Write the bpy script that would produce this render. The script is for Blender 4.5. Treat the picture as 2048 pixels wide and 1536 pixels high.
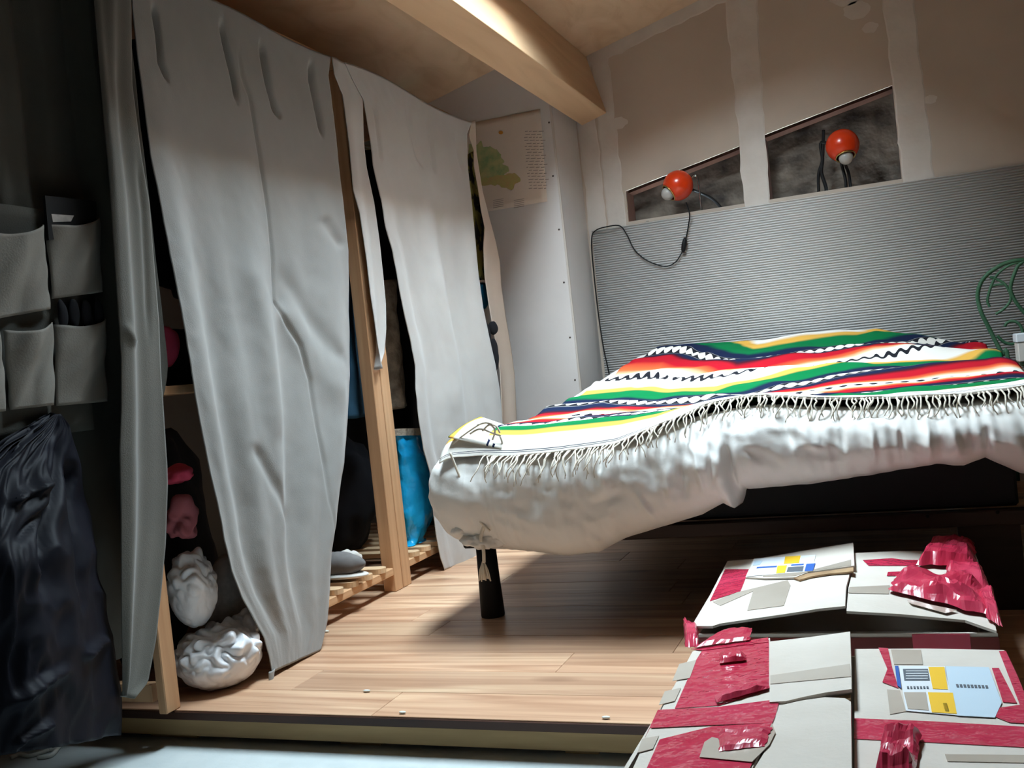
import bpy, bmesh, math, random
from mathutils import Vector, Matrix, noise
random.seed(7)
for o in list(bpy.data.objects): bpy.data.objects.remove(o)
SC = bpy.context.scene
COL = SC.collection
V = Vector

# ------------------------------------------------------------------ camera
FPX, YAW, PITCH, ROLL, H = 2002.0, math.radians(21.13), math.radians(-1.04), math.radians(6.18), 0.61
CAMP = V((0, 0, H))
_F = V((-math.sin(YAW), math.cos(YAW), 0)); _R = V((math.cos(YAW), math.sin(YAW), 0)); _U = V((0, 0, 1))
CF = _F*math.cos(PITCH) + _U*math.sin(PITCH); _U2 = -_F*math.sin(PITCH) + _U*math.cos(PITCH)
CR = _R*math.cos(ROLL) - _U2*math.sin(ROLL); CU = _R*math.sin(ROLL) + _U2*math.cos(ROLL)
cam = bpy.data.cameras.new('camera'); camo = bpy.data.objects.new('camera', cam); COL.objects.link(camo)
cam.sensor_width = 36; cam.lens = 36*FPX/2048; cam.clip_start = 0.02
camo.matrix_world = Matrix(((CR.x, CU.x, -CF.x, CAMP.x), (CR.y, CU.y, -CF.y, CAMP.y), (CR.z, CU.z, -CF.z, CAMP.z), (0, 0, 0, 1)))
SC.camera = camo

# ------------------------------------------------------------------ world, daylight through the roof window, exposure
YG = 4.25                    # gable wall
YP = 3.91                    # boxed-out wall with the poster
XL = -1.95                   # left wall
YE = 1.587                   # platform edge
ZL = -0.068                  # lower concrete floor
CE0, CES = 2.193, 0.2483     # ceiling height at x=0 and its slope along x
def ceil_z(x): return CE0 + CES*x
SKX0, SKX1, SKY0, SKY1 = -0.98, -0.50, 1.82, 3.10   # roof window opening
SKD = 0.42                                         # depth of its shaft
w = bpy.data.worlds.new('sky'); SC.world = w; w.use_nodes = True
bg = w.node_tree.nodes['Background']; bg.inputs[0].default_value = (0.72, 0.89, 1.0, 1); bg.inputs[1].default_value = 58.0
la = bpy.data.lights.new('roof_window_daylight', 'AREA'); la.shape = 'RECTANGLE'
la.size = SKX1-SKX0+0.3; la.size_y = SKY1-SKY0+0.3; la.cycles.is_portal = True
lo = bpy.data.objects.new('roof_window_daylight', la); COL.objects.link(lo)
lo.location = ((SKX0+SKX1)/2, (SKY0+SKY1)/2, ceil_z((SKX0+SKX1)/2)+SKD+0.06)
lo.rotation_euler = (0, -math.atan(CES), 0)
SC.view_settings.view_transform = 'Standard'; SC.view_settings.look = 'None'
SC.view_settings.exposure = 0.6; SC.view_settings.gamma = 1.0; SC.view_settings.use_curve_mapping = False

# ------------------------------------------------------------------ pixel helpers
def ray(x, y): return CF + CR*((x-1024)/FPX) - CU*((y-768)/FPX)
def at(x, y, ax, val):
    d = ray(x, y); i = 'xyz'.index(ax); return CAMP + d*((val-CAMP[i])/d[i])
def on_plane(x, y, p0, n):
    d = ray(x, y); return CAMP + d*((p0-CAMP).dot(n)/d.dot(n))
def pj(p):
    d = V(p)-CAMP; z = d.dot(CF); return (1024+FPX*d.dot(CR)/z, 768-FPX*d.dot(CU)/z)

# ------------------------------------------------------------------ object helpers
OFF = {}
def link(o, parent=None):
    COL.objects.link(o)
    if parent is not None:
        o.parent = parent; o.matrix_parent_inverse = Matrix.Translation(-OFF.get(parent.name, V((0, 0, 0))))
    return o
def tag(o, label=None, cat=None, group=None, kind=None):
    if label: o['label'] = label
    if cat: o['category'] = cat
    if group: o['group'] = group
    if kind: o['kind'] = kind
    return o
def thing(name, label, cat, loc, group=None):
    o = bpy.data.objects.new(name, None); o.location = loc; o.empty_display_size = 0.05
    link(o); OFF[o.name] = V(loc); return tag(o, label, cat, group)
def mesh(name, verts, faces, mat, parent=None, smooth=False, uv=None):
    me = bpy.data.meshes.new(name); me.from_pydata([tuple(v) for v in verts], [], faces); me.update()
    if smooth: me.polygons.foreach_set('use_smooth', [True]*len(me.polygons))
    if uv:
        l = me.uv_layers.new(name='UVMap')
        for lp in me.loops: l.data[lp.index].uv = uv[lp.vertex_index]
    if mat: me.materials.append(mat)
    return link(bpy.data.objects.new(name, me), parent)
def from_bm(name, bm, mat, parent=None, smooth=False):
    bmesh.ops.recalc_face_normals(bm, faces=bm.faces)
    me = bpy.data.meshes.new(name); bm.to_mesh(me); bm.free()
    if smooth: me.polygons.foreach_set('use_smooth', [True]*len(me.polygons))
    if mat: me.materials.append(mat)
    return link(bpy.data.objects.new(name, me), parent)
def box(name, x, y, z, mat, parent=None, bev=0.0, rz=0, seg=1, jit=0):
    bm = bmesh.new(); bmesh.ops.create_cube(bm, size=1)
    c = V(((x[0]+x[1])/2, (y[0]+y[1])/2, (z[0]+z[1])/2)); s = V((x[1]-x[0], y[1]-y[0], z[1]-z[0]))
    for v in bm.verts:
        v.co = V((v.co.x*s.x, v.co.y*s.y, v.co.z*s.z))
        if jit: v.co += V([random.uniform(-jit, jit) for _ in range(3)])
    if bev: bmesh.ops.bevel(bm, geom=bm.edges[:], offset=bev, segments=seg, affect='EDGES')
    bmesh.ops.transform(bm, matrix=Matrix.Translation(c) @ Matrix.Rotation(rz, 4, 'Z'), verts=bm.verts)
    return from_bm(name, bm, mat, parent, smooth=False)
def tube_data(pts, r, seg=8, closed=False):
    pts = [V(p) for p in pts]; n = len(pts); rr = r if isinstance(r, (list, tuple)) else [r]*n
    vs, fs = [], []; nrm = None
    for i in range(n):
        a = pts[i-1] if (i or closed) else pts[i]; b = pts[(i+1) % n] if (i < n-1 or closed) else pts[i]
        t = (b-a).normalized() if (b-a).length > 1e-9 else V((0, 0, 1))
        if nrm is None:
            nrm = t.cross(V((0, 0, 1)) if abs(t.z) < .9 else V((1, 0, 0))).normalized()
        else:
            nrm = (nrm - t*nrm.dot(t)); nrm = nrm.normalized() if nrm.length > 1e-6 else t.orthogonal().normalized()
        bn = t.cross(nrm)
        for k in range(seg):
            an = 2*math.pi*k/seg; vs.append(pts[i] + (nrm*math.cos(an)+bn*math.sin(an))*rr[i])
    m = n if closed else n-1
    for i in range(m):
        for k in range(seg):
            j = (i+1) % n; fs.append((i*seg+k, i*seg+(k+1) % seg, j*seg+(k+1) % seg, j*seg+k))
    if not closed:
        fs.append(tuple(range(seg-1, -1, -1))); fs.append(tuple((n-1)*seg+k for k in range(seg)))
    return vs, fs
def tube(name, pts, r, mat, parent=None, seg=8, closed=False):
    vs, fs = tube_data(pts, r, seg, closed); return mesh(name, vs, fs, mat, parent, True)
def smooth_path(pts, n=6):
    pts = [V(p) for p in pts]; out = []
    for i in range(len(pts)-1):
        p0 = pts[max(i-1, 0)]; p1 = pts[i]; p2 = pts[i+1]; p3 = pts[min(i+2, len(pts)-1)]
        for k in range(n):
            t = k/n
            out.append(.5*((2*p1)+(p2-p0)*t+(2*p0-5*p1+4*p2-p3)*t*t+(3*p1-p0-3*p2+p3)*t**3))
    out.append(pts[-1]); return out
def grid(name, fn, nu, nv, mat, parent=None, thick=0, uvf=None, smooth=True, off=1):
    vs = []; uv = []
    for j in range(nv+1):
        for i in range(nu+1):
            vs.append(fn(i/nu, j/nv))
            if uvf: uv.append(uvf(i/nu, j/nv))
    fs = [(j*(nu+1)+i, j*(nu+1)+i+1, (j+1)*(nu+1)+i+1, (j+1)*(nu+1)+i) for j in range(nv) for i in range(nu)]
    o = mesh(name, vs, fs, mat, parent, smooth, uv if uvf else None)
    if thick:
        m = o.modifiers.new('thickness', 'SOLIDIFY'); m.thickness = thick; m.offset = off
    return o
def extr(name, poly, d, mat, parent=None, smooth=False):
    """flat polygon (world points) extruded along vector d"""
    bm = bmesh.new(); a = [bm.verts.new(p) for p in poly]
    f = bm.faces.new(a); r = bmesh.ops.extrude_face_region(bm, geom=[f])
    for e in r['geom']:
        if isinstance(e, bmesh.types.BMVert): e.co += V(d)
    bmesh.ops.triangulate(bm, faces=[g for g in bm.faces if len(g.verts) > 4])
    return from_bm(name, bm, mat, parent, smooth)
def blob(name, c, r, mat, parent=None, amp=.15, sc=6, sub=4, rot=(0, 0, 0), seed=0, flat=None, ridge=0, upper=False, rsc=0):
    bm = bmesh.new(); bmesh.ops.create_icosphere(bm, subdivisions=sub, radius=1)
    from mathutils import Euler
    R = Euler(rot).to_matrix(); s = V((seed*3.1, seed*1.7, seed*2.3))
    for v in bm.verts:
        p = v.co.copy(); q = V((p.x*r[0], p.y*r[1], p.z*r[2]))
        k = sstep(-.25, .35, p.z) if upper else 1
        d = 1 + k*(amp*noise.noise(q*sc+s) + amp*.5*noise.noise(q*sc*2.3+s))
        if ridge: d += (.25+.75*k)*ridge*(abs(noise.noise(q*(rsc or sc*1.6)+s*2))-.25)
        co = R @ (q*d) + V(c)
        if flat is not None and co.z < flat: co.z = flat + (co.z-flat)*.05
        v.co = co
    return from_bm(name, bm, mat, parent, True)
def lathe(name, prof, M4, mat, parent=None, seg=24):
    vs = []; fs = []
    for r, z in prof:
        for k in range(seg):
            a = 2*math.pi*k/seg; vs.append(M4 @ V((r*math.cos(a), r*math.sin(a), z)))
    for i in range(len(prof)-1):
        for k in range(seg): fs.append((i*seg+k, i*seg+(k+1) % seg, (i+1)*seg+(k+1) % seg, (i+1)*seg+k))
    return mesh(name, vs, fs, mat, parent, True)
def polyat(pts, t):
    """interpolate a pixel polyline by its vertical progress"""
    y0, y1 = pts[0][1], pts[-1][1]; y = y0+(y1-y0)*t
    for a, b in zip(pts, pts[1:]):
        if y <= b[1] or b is pts[-1]:
            k = (y-a[1])/(b[1]-a[1]) if b[1] != a[1] else 0
            k = min(max(k, 0), 1); return (a[0]+(b[0]-a[0])*k, y)
def segd(p, a, b):
    ax, ay = a; bx, by = b; dx, dy = bx-ax, by-ay; L = dx*dx+dy*dy
    t = max(0, min(1, ((p[0]-ax)*dx+(p[1]-ay)*dy)/L)) if L else 0
    return math.hypot(p[0]-ax-dx*t, p[1]-ay-dy*t), t
def lerp(a, b, t): return a+(b-a)*t
def sstep(a, b, x):
    t = max(0, min(1, (x-a)/(b-a))); return t*t*(3-2*t)
def interp(x, tab):
    if x <= tab[0][0]: return tab[0][1]
    for (a, va), (b, vb) in zip(tab, tab[1:]):
        if x <= b: return va+(vb-va)*(x-a)/(b-a)
    return tab[-1][1]

# ------------------------------------------------------------------ materials
def srgb(r, g, b):
    f = lambda c: (c/255/12.92) if c/255 <= .04045 else ((c/255+.055)/1.055)**2.4
    return (f(r), f(g), f(b), 1)
def mat(name, c1, c2=None, rough=.8, scale=(8, 8, 8), bump=0, bscale=60, detail=4, metal=0, spec=.3, coords='Object', trans=0, emis=None, alpha=1, sub=0, lo=.35, hi=.65, sheen=0):
    m = bpy.data.materials.new(name); m.use_nodes = True; nt = m.node_tree; N = nt.nodes; L = nt.links
    p = N['Principled BSDF']; p.inputs['Roughness'].default_value = rough; p.inputs['Metallic'].default_value = metal
    p.inputs['Specular IOR Level'].default_value = spec; p.inputs['Transmission Weight'].default_value = trans
    p.inputs['Alpha'].default_value = alpha; p.inputs['Base Color'].default_value = c1
    p.inputs['Sheen Weight'].default_value = sheen
    if sub: p.inputs['Subsurface Weight'].default_value = sub; p.inputs['Subsurface Radius'].default_value = (.01, .01, .01)
    tc = N.new('ShaderNodeTexCoord')
    if c2:
        mp = N.new('ShaderNodeMapping'); mp.inputs['Scale'].default_value = scale; L.new(tc.outputs[coords], mp.inputs[0])
        nz = N.new('ShaderNodeTexNoise'); nz.inputs['Scale'].default_value = 1; nz.inputs['Detail'].default_value = detail; L.new(mp.outputs[0], nz.inputs['Vector'])
        rp = N.new('ShaderNodeValToRGB'); rp.color_ramp.elements[0].color = c1; rp.color_ramp.elements[1].color = c2
        rp.color_ramp.elements[0].position = lo; rp.color_ramp.elements[1].position = hi
        L.new(nz.outputs['Fac'], rp.inputs[0]); L.new(rp.outputs[0], p.inputs['Base Color'])
    if bump:
        nb = N.new('ShaderNodeTexNoise'); nb.inputs['Scale'].default_value = bscale; nb.inputs['Detail'].default_value = 3
        L.new(tc.outputs[coords], nb.inputs['Vector'])
        bp = N.new('ShaderNodeBump'); bp.inputs['Strength'].default_value = bump; bp.inputs['Distance'].default_value = .01
        L.new(nb.outputs['Fac'], bp.inputs['Height']); L.new(bp.outputs[0], p.inputs['Normal'])
    return m
def woodmat(name, cs, axis='x', rough=.45, knots=True, stretch=1.2, cross=22, spec=.35, rnd=.0):
    """pine-like grain running along an axis, tone shifted per object"""
    m = bpy.data.materials.new(name); m.use_nodes = True; nt = m.node_tree; N = nt.nodes; L = nt.links
    p = N['Principled BSDF']; p.inputs['Roughness'].default_value = rough; p.inputs['Specular IOR Level'].default_value = spec
    tc = N.new('ShaderNodeTexCoord'); oi = N.new('ShaderNodeObjectInfo')
    ad = N.new('ShaderNodeVectorMath'); ad.operation = 'ADD'
    sc_ = N.new('ShaderNodeVectorMath'); sc_.operation = 'SCALE'; sc_.inputs['Scale'].default_value = 13
    cb = N.new('ShaderNodeCombineXYZ'); [L.new(oi.outputs['Random'], cb.inputs[i]) for i in range(3)]
    L.new(cb.outputs[0], sc_.inputs[0]); L.new(tc.outputs['Object'], ad.inputs[0]); L.new(sc_.outputs[0], ad.inputs[1])
    mp = N.new('ShaderNodeMapping'); s = {'x': (stretch, cross, cross), 'y': (cross, stretch, cross), 'z': (cross, cross, stretch)}[axis]
    mp.inputs['Scale'].default_value = s; L.new(ad.outputs[0], mp.inputs[0])
    nz = N.new('ShaderNodeTexNoise'); nz.inputs['Scale'].default_value = 1; nz.inputs['Detail'].default_value = 5; nz.inputs['Distortion'].default_value = 1.2
    L.new(mp.outputs[0], nz.inputs['Vector'])
    rp = N.new('ShaderNodeValToRGB'); e = rp.color_ramp.elements; e[0].color = cs[0]; e[0].position = .3; e[1].color = cs[-1]; e[1].position = .72
    if len(cs) > 2:
        q = e.new(.5); q.color = cs[1]
    L.new(nz.outputs['Fac'], rp.inputs[0]); out = rp.outputs[0]
    if knots:
        mk = N.new('ShaderNodeMapping'); ks = {'x': (2.2, 7, 7), 'y': (7, 2.2, 7), 'z': (7, 7, 2.2)}[axis]; mk.inputs['Scale'].default_value = ks
        L.new(ad.outputs[0], mk.inputs[0]); vo = N.new('ShaderNodeTexVoronoi'); vo.inputs['Scale'].default_value = 1; L.new(mk.outputs[0], vo.inputs['Vector'])
        kr = N.new('ShaderNodeValToRGB'); kr.color_ramp.elements[0].position = .05; kr.color_ramp.elements[1].position = .16
        kr.color_ramp.elements[0].color = (.35, .25, .2, 1); kr.color_ramp.elements[1].color = (1, 1, 1, 1)
        L.new(vo.outputs['Distance'], kr.inputs[0])
        mx = N.new('ShaderNodeMix'); mx.data_type = 'RGBA'; mx.blend_type = 'MULTIPLY'; mx.inputs[0].default_value = .7
        L.new(out, mx.inputs[6]); L.new(kr.outputs[0], mx.inputs[7]); out = mx.outputs[2]
    if rnd:
        hs = N.new('ShaderNodeHueSaturation'); mr = N.new('ShaderNodeMapRange'); mr.inputs[3].default_value = 1-rnd; mr.inputs[4].default_value = 1+rnd
        L.new(oi.outputs['Random'], mr.inputs[0]); L.new(mr.outputs[0], hs.inputs['Value']); L.new(out, hs.inputs['Color']); out = hs.outputs[0]
    L.new(out, p.inputs['Base Color'])
    bp = N.new('ShaderNodeBump'); bp.inputs['Strength'].default_value = .12; bp.inputs['Distance'].default_value = .004
    L.new(nz.outputs['Fac'], bp.inputs['Height']); L.new(bp.outputs[0], p.inputs['Normal'])
    return m

M_plank = woodmat('pine floor board', [srgb(164, 122, 94), srgb(192, 152, 122), srgb(218, 184, 150)], 'x', rough=.38, rnd=.16)
M_edge = woodmat('dark brown board', [srgb(46, 27, 20), srgb(76, 46, 33)], 'x', knots=False)  # dark brown wood for the edge strip, niche framing and window reveals
M_fascia = woodmat('raw timber joist', [srgb(150, 118, 80), srgb(190, 158, 112)], 'x', rough=.7, knots=False)
M_postz = woodmat('pine post', [srgb(196, 148, 108), srgb(222, 178, 136)], 'z', rough=.6, knots=False)
M_posty = woodmat('pine shelf board', [srgb(196, 150, 108), srgb(226, 182, 140)], 'y', rough=.6, knots=False)
M_beam = woodmat('glued spruce beam', [srgb(196, 158, 120), srgb(214, 178, 140), srgb(222, 188, 150)], 'y', rough=.55, cross=9, stretch=.7, knots=False)
M_ceil = woodmat('plywood ceiling', [srgb(200, 166, 134), srgb(214, 184, 152), srgb(222, 194, 164)], 'x', rough=.75, cross=3.5, stretch=9, knots=False)
M_plaster = mat('plasterboard grey paper', srgb(180, 165, 151), srgb(189, 174, 159), rough=.9, scale=(3, 3, 3), bump=.05, bscale=300)
M_comp = mat('joint compound', srgb(194, 184, 174), srgb(204, 195, 186), rough=.85, scale=(9, 9, 9), bump=.15, bscale=40)
M_white = mat('painted wall', srgb(208, 202, 198), srgb(216, 211, 207), rough=.85, scale=(3, 3, 3), bump=.04, bscale=90)
M_rough = mat('plain dim wall', srgb(104, 98, 92), srgb(114, 108, 101), rough=.95, scale=(3, 3, 3))
M_masonry = mat('old stained masonry', srgb(52, 46, 42), srgb(128, 116, 104), rough=.95, scale=(9, 9, 11), bump=.6, bscale=18, lo=.3, hi=.75)
M_conc = mat('grey concrete', srgb(180, 188, 188), srgb(196, 203, 202), rough=.85, scale=(7, 7, 7), bump=.1, bscale=80)
M_corr = mat('corrugated grey sheet', srgb(190, 187, 184), srgb(198, 195, 192), rough=.75, scale=(2, 2, 2))
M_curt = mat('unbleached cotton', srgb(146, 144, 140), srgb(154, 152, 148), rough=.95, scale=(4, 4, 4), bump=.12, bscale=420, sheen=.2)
M_curtlit = mat('lit-toned cotton', srgb(190, 185, 180), srgb(198, 194, 189), rough=.95, scale=(4, 4, 4), bump=.12, bscale=420, sheen=.2)  # lit copy of the curtain cotton, stronger light put into the colour
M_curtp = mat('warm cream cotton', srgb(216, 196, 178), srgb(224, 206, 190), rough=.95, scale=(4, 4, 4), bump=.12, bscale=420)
M_curtdim = mat('shade-toned cotton', srgb(98, 95, 88), srgb(107, 104, 96), rough=.95, scale=(4, 4, 4), bump=.12, bscale=420, sheen=.2)  # curtain cotton darkened, the dim left side's shade put into the colour
M_curtk = mat('charcoal shade-toned cotton', srgb(66, 66, 60), srgb(76, 75, 69), rough=.95, scale=(4, 4, 4), bump=.1, bscale=400)  # for the far left curtain, the corner's shade is put into this colour
M_org = mat('grey organiser cloth', srgb(122, 118, 110), srgb(136, 132, 124), rough=.95, scale=(6, 6, 6), bump=.1, bscale=300)
M_black = mat('matt black', srgb(14, 14, 15), rough=.6)
M_blackfab = mat('black fabric', srgb(16, 16, 20), srgb(26, 26, 32), rough=.95, scale=(9, 9, 9))
M_dkwood = mat('dark brown wood', srgb(40, 30, 26), srgb(58, 44, 38), rough=.6, scale=(2, 30, 30))
M_navy = mat('navy nylon', srgb(14, 15, 22), srgb(20, 21, 30), rough=.6, scale=(6, 6, 6), bump=.2, bscale=16, spec=.12)
M_sheet = mat('white bed linen', srgb(226, 222, 216), srgb(234, 231, 226), rough=.9, scale=(5, 5, 5), bump=.08, bscale=60)
M_cord = mat('cotton cord', srgb(214, 204, 188), srgb(226, 216, 200), rough=.95, scale=(60, 60, 60))
M_card = mat('grey brown cardboard', srgb(206, 196, 184), srgb(214, 205, 194), rough=.9, scale=(9, 9, 9), bump=.06, bscale=120)
M_cardin = mat('torn cardboard core', srgb(150, 120, 90), srgb(176, 146, 112), rough=.95, scale=(30, 30, 30))
M_ctape = mat('clear brown tape', srgb(184, 171, 156), srgb(196, 184, 170), rough=.18, scale=(5, 5, 5), spec=.6)
M_red = mat('red parcel tape', srgb(190, 44, 72), srgb(206, 66, 94), rough=.22, scale=(9, 9, 9), bump=.22, bscale=24, spec=.55)
M_redflat = mat('wrinkled red tape', srgb(190, 44, 72), srgb(204, 62, 90), rough=.12, scale=(9, 9, 9), bump=.5, bscale=34, spec=.6)
M_brred = mat('brownish red tape', srgb(104, 36, 34), srgb(124, 48, 42), rough=.3, scale=(9, 9, 9))
M_label = mat('white label paper', srgb(222, 226, 230), rough=.6)
M_lblue = mat('pale blue label print', srgb(194, 213, 226), rough=.6)
M_yel = mat('yellow label print', srgb(240, 190, 40), rough=.6)
M_blue = mat('blue label print', srgb(40, 90, 170), rough=.6)
M_ink = mat('grey print ink', srgb(90, 96, 104), rough=.7)
M_orange = mat('orange enamel', srgb(214, 58, 18), rough=.25, spec=.6)
M_bulb = mat('frosted bulb glass', srgb(176, 172, 166), rough=.15, spec=.6, sub=.3)
M_chrome = mat('chrome', srgb(200, 200, 200), rough=.2, metal=1)
M_brass = mat('brass rim', srgb(210, 180, 110), rough=.3, metal=1)
M_green = mat('green painted iron', srgb(58, 98, 70), srgb(84, 122, 94), rough=.5, scale=(20, 20, 20), lo=.4, hi=.7)
M_plastic = mat('white bin liner', srgb(236, 236, 238), srgb(244, 244, 246), rough=.3, scale=(9, 9, 9), bump=.3, bscale=30, spec=.5, sub=.15)
M_greymesh = mat('grey fabric', srgb(168, 162, 156), srgb(184, 178, 172), rough=.95, scale=(90, 90, 90))
M_cyan = mat('bright blue plastic', srgb(20, 166, 232), srgb(40, 186, 244), rough=.25, scale=(9, 9, 9), bump=.8, bscale=20, spec=.5)
M_teal = mat('dark teal cotton', srgb(30, 62, 84), srgb(44, 80, 102), rough=.95, scale=(9, 9, 9))
M_tealb = mat('teal blue cotton', srgb(10, 92, 130), srgb(20, 110, 150), rough=.9, scale=(9, 9, 9))
M_pink = mat('pink cotton', srgb(206, 60, 90), srgb(224, 84, 112), rough=.9, scale=(9, 9, 9))
M_rose = mat('dusty rose knit', srgb(150, 84, 92), srgb(176, 104, 110), rough=.95, scale=(9, 9, 9))
M_beige = mat('beige fleece', srgb(150, 136, 120), srgb(206, 192, 172), rough=1, scale=(30, 30, 30), bump=.8, bscale=50)
M_camo = mat('mottled olive cloth', srgb(34, 33, 26), srgb(140, 128, 60), rough=.95, scale=(16, 16, 16), lo=.48, hi=.54)
M_greyshoe = mat('grey suede', srgb(110, 106, 104), srgb(124, 120, 118), rough=.9, scale=(30, 30, 30))
M_sole = mat('white rubber', srgb(214, 208, 200), rough=.6)
M_paper = mat('poster paper', srgb(218, 202, 186), srgb(224, 209, 195), rough=.8, scale=(5, 5, 5))
M_land = mat('printed green land', srgb(136, 164, 116), srgb(186, 184, 128), rough=.8, scale=(30, 30, 30), detail=6)
M_landl = mat('printed yellow green land', srgb(178, 180, 110), srgb(190, 160, 110), rough=.8, scale=(26, 26, 26), detail=6)
M_txt = mat('faint print', srgb(150, 138, 130), rough=.8)
M_screw = mat('screw head', srgb(70, 62, 58), rough=.5)
M_scrap = mat('paper scrap', srgb(220, 222, 214), rough=.9)

def blanket_mat():
    m = bpy.data.materials.new('striped serape wool'); m.use_nodes = True; nt = m.node_tree; N = nt.nodes; L = nt.links
    p = N['Principled BSDF']; p.inputs['Roughness'].default_value = .95; p.inputs['Specular IOR Level'].default_value = .1
    uv = N.new('ShaderNodeUVMap'); sx = N.new('ShaderNodeSeparateXYZ'); L.new(uv.outputs[0], sx.inputs[0])
    def mth(op, a, b=None):
        n = N.new('ShaderNodeMath'); n.operation = op
        for i, q in enumerate((a, b)):
            if q is None: continue
            if isinstance(q, (int, float)): n.inputs[i].default_value = q
            else: L.new(q, n.inputs[i])
        return n.outputs[0]
    u, v = sx.outputs[0], sx.outputs[1]
    ph = mth('FRACT', mth('ADD', mth('ABSOLUTE', mth('SUBTRACT', v, 2.215)), .215))
    W = srgb(238, 232, 222); NV = srgb(24, 34, 62); GR = srgb(8, 112, 62); YE_ = srgb(226, 172, 78); RD = srgb(178, 22, 38); OR = srgb(228, 104, 58); PE = srgb(240, 190, 150); DK = srgb(70, 22, 34)
    st = [(0, W), (.02, W), (.05, W), (.13, W), (.31, W), (.335, PE), (.38, OR), (.43, RD), (.49, RD), (.515, DK), (.535, NV), (.565, NV), (.57, W), (.67, W), (.675, NV), (.74, NV), (.78, GR), (.90, GR), (.925, YE_), (.97, YE_), (1, W)]
    rp = N.new('ShaderNodeValToRGB'); e = rp.color_ramp.elements; e[0].position, e[0].color = st[0]; e[1].position, e[1].color = st[-1]
    for pos, c in st[1:-1]:
        q = e.new(pos); q.color = c
    L.new(ph, rp.inputs[0])
    # woven black motifs inside the two white bands
    def motif(c0, hw, fr, thr):
        dv = mth('DIVIDE', mth('SUBTRACT', ph, c0), hw)                    # -1..1 in the band
        wv = mth('SINE', mth('MULTIPLY', u, fr))
        near = mth('LESS_THAN', mth('ABSOLUTE', mth('SUBTRACT', dv, mth('MULTIPLY', wv, .55))), thr)
        inside = mth('LESS_THAN', mth('ABSOLUTE', dv), 1.0)
        return mth('MULTIPLY', near, inside)
    f1 = motif(.205, .06, 170, .5)
    dv2 = mth('DIVIDE', mth('SUBTRACT', ph, .62), .052)
    ov = mth('ADD', mth('MULTIPLY', mth('ABSOLUTE', mth('SINE', mth('MULTIPLY', u, 95))), .75), .12)
    f2 = mth('MULTIPLY', mth('GREATER_THAN', mth('ABSOLUTE', dv2), ov), mth('LESS_THAN', mth('ABSOLUTE', dv2), 1.0))
    front = mth('LESS_THAN', v, 3.0)
    fm = mth('MULTIPLY', mth('MAXIMUM', f1, f2), front)
    # plain white front border with two thin navy lines and a yellow band
    rb = N.new('ShaderNodeValToRGB'); rb.color_ramp.interpolation = 'CONSTANT'; e = rb.color_ramp.elements
    bs = [(0, W), (.40, NV), (.43, W), (.49, NV), (.52, W), (.72, W), (.99, W)]
    e[0].position, e[0].color = bs[0]; e[1].position, e[1].color = bs[-1]
    for pos, c in bs[1:-1]:
        q = e.new(pos); q.color = c
    L.new(mth('SUBTRACT', 4.0, v), rb.inputs[0])
    mx = N.new('ShaderNodeMix'); mx.data_type = 'RGBA'; L.new(front, mx.inputs[0]); L.new(rb.outputs[0], mx.inputs[6]); L.new(rp.outputs[0], mx.inputs[7])
    m2 = N.new('ShaderNodeMix'); m2.data_type = 'RGBA'; L.new(fm, m2.inputs[0]); L.new(mx.outputs[2], m2.inputs[6]); m2.inputs[7].default_value = srgb(34, 34, 40)
    L.new(m2.outputs[2], p.inputs['Base Color'])
    wv = N.new('ShaderNodeTexNoise'); wv.inputs['Scale'].default_value = 400; L.new(uv.outputs[0], wv.inputs['Vector'])
    bp = N.new('ShaderNodeBump'); bp.inputs['Strength'].default_value = .3; bp.inputs['Distance'].default_value = .002; L.new(wv.outputs['Fac'], bp.inputs['Height']); L.new(bp.outputs[0], p.inputs['Normal'])
    return m
M_blanket = blanket_mat()
# ------------------------------------------------------------------ the setting
XR, YF = 2.3, -1.9
def struct(o): o['kind'] = 'structure'; return o
floor = struct(box('floor', (XL, XR), (YE+.02, YG), (-.06, -.0185), M_fascia))
pw = .1268; nrow = int((YG-YE)/pw)+1
for r in range(nrow):
    y0 = YE+r*pw; y1 = min(y0+pw-.0015, YG)
    xs = [XL]; x = XL+random.uniform(.7, 1.6)
    while x < XR-.4: xs.append(x); x += random.uniform(1.1, 1.9)
    xs.append(XR)
    for a, b in zip(xs, xs[1:]):
        box('floor_board', (a, b-.001), (y0, y1), (-.018, random.uniform(-.0006, .0)), M_plank, floor, bev=.0008)
low = struct(box('floor_lower', (XL, XR), (YF, YG), (ZL-.05, ZL), M_conc))
tr = struct(box('trim_1', (XL, XR), (YE+.012, YE+.05), (-.056, -.019), M_fascia)); 
box('edge_strip', (XL, XR), (YE-.004, YE+.03), (-.0188, -.003), M_edge, tr, bev=.001)
x = XL
while x < XR:
    box('packing_block', (x, x+random.uniform(.05, .12)), (YE+.03, YE+.09), (ZL, -.055), M_fascia, tr); x += .45
# walls
struct(extr('wall_left', [(XL, YF, ZL), (XL, YG+.2, ZL), (XL, YG+.2, ceil_z(XL)+.05), (XL, YF, ceil_z(XL)+.05)], (-.06, 0, 0), M_rough))
struct(extr('wall_right', [(XR, YF, ZL), (XR, YG+.2, ZL), (XR, YG+.2, ceil_z(XR)+.05), (XR, YF, ceil_z(XR)+.05)], (.06, 0, 0), M_rough))
struct(extr('wall_front', [(XL, YF, ZL), (XR, YF, ZL), (XR, YF, ceil_z(XR)+.05), (XL, YF, ceil_z(XL)+.05)], (0, -.06, 0), M_rough))
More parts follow.
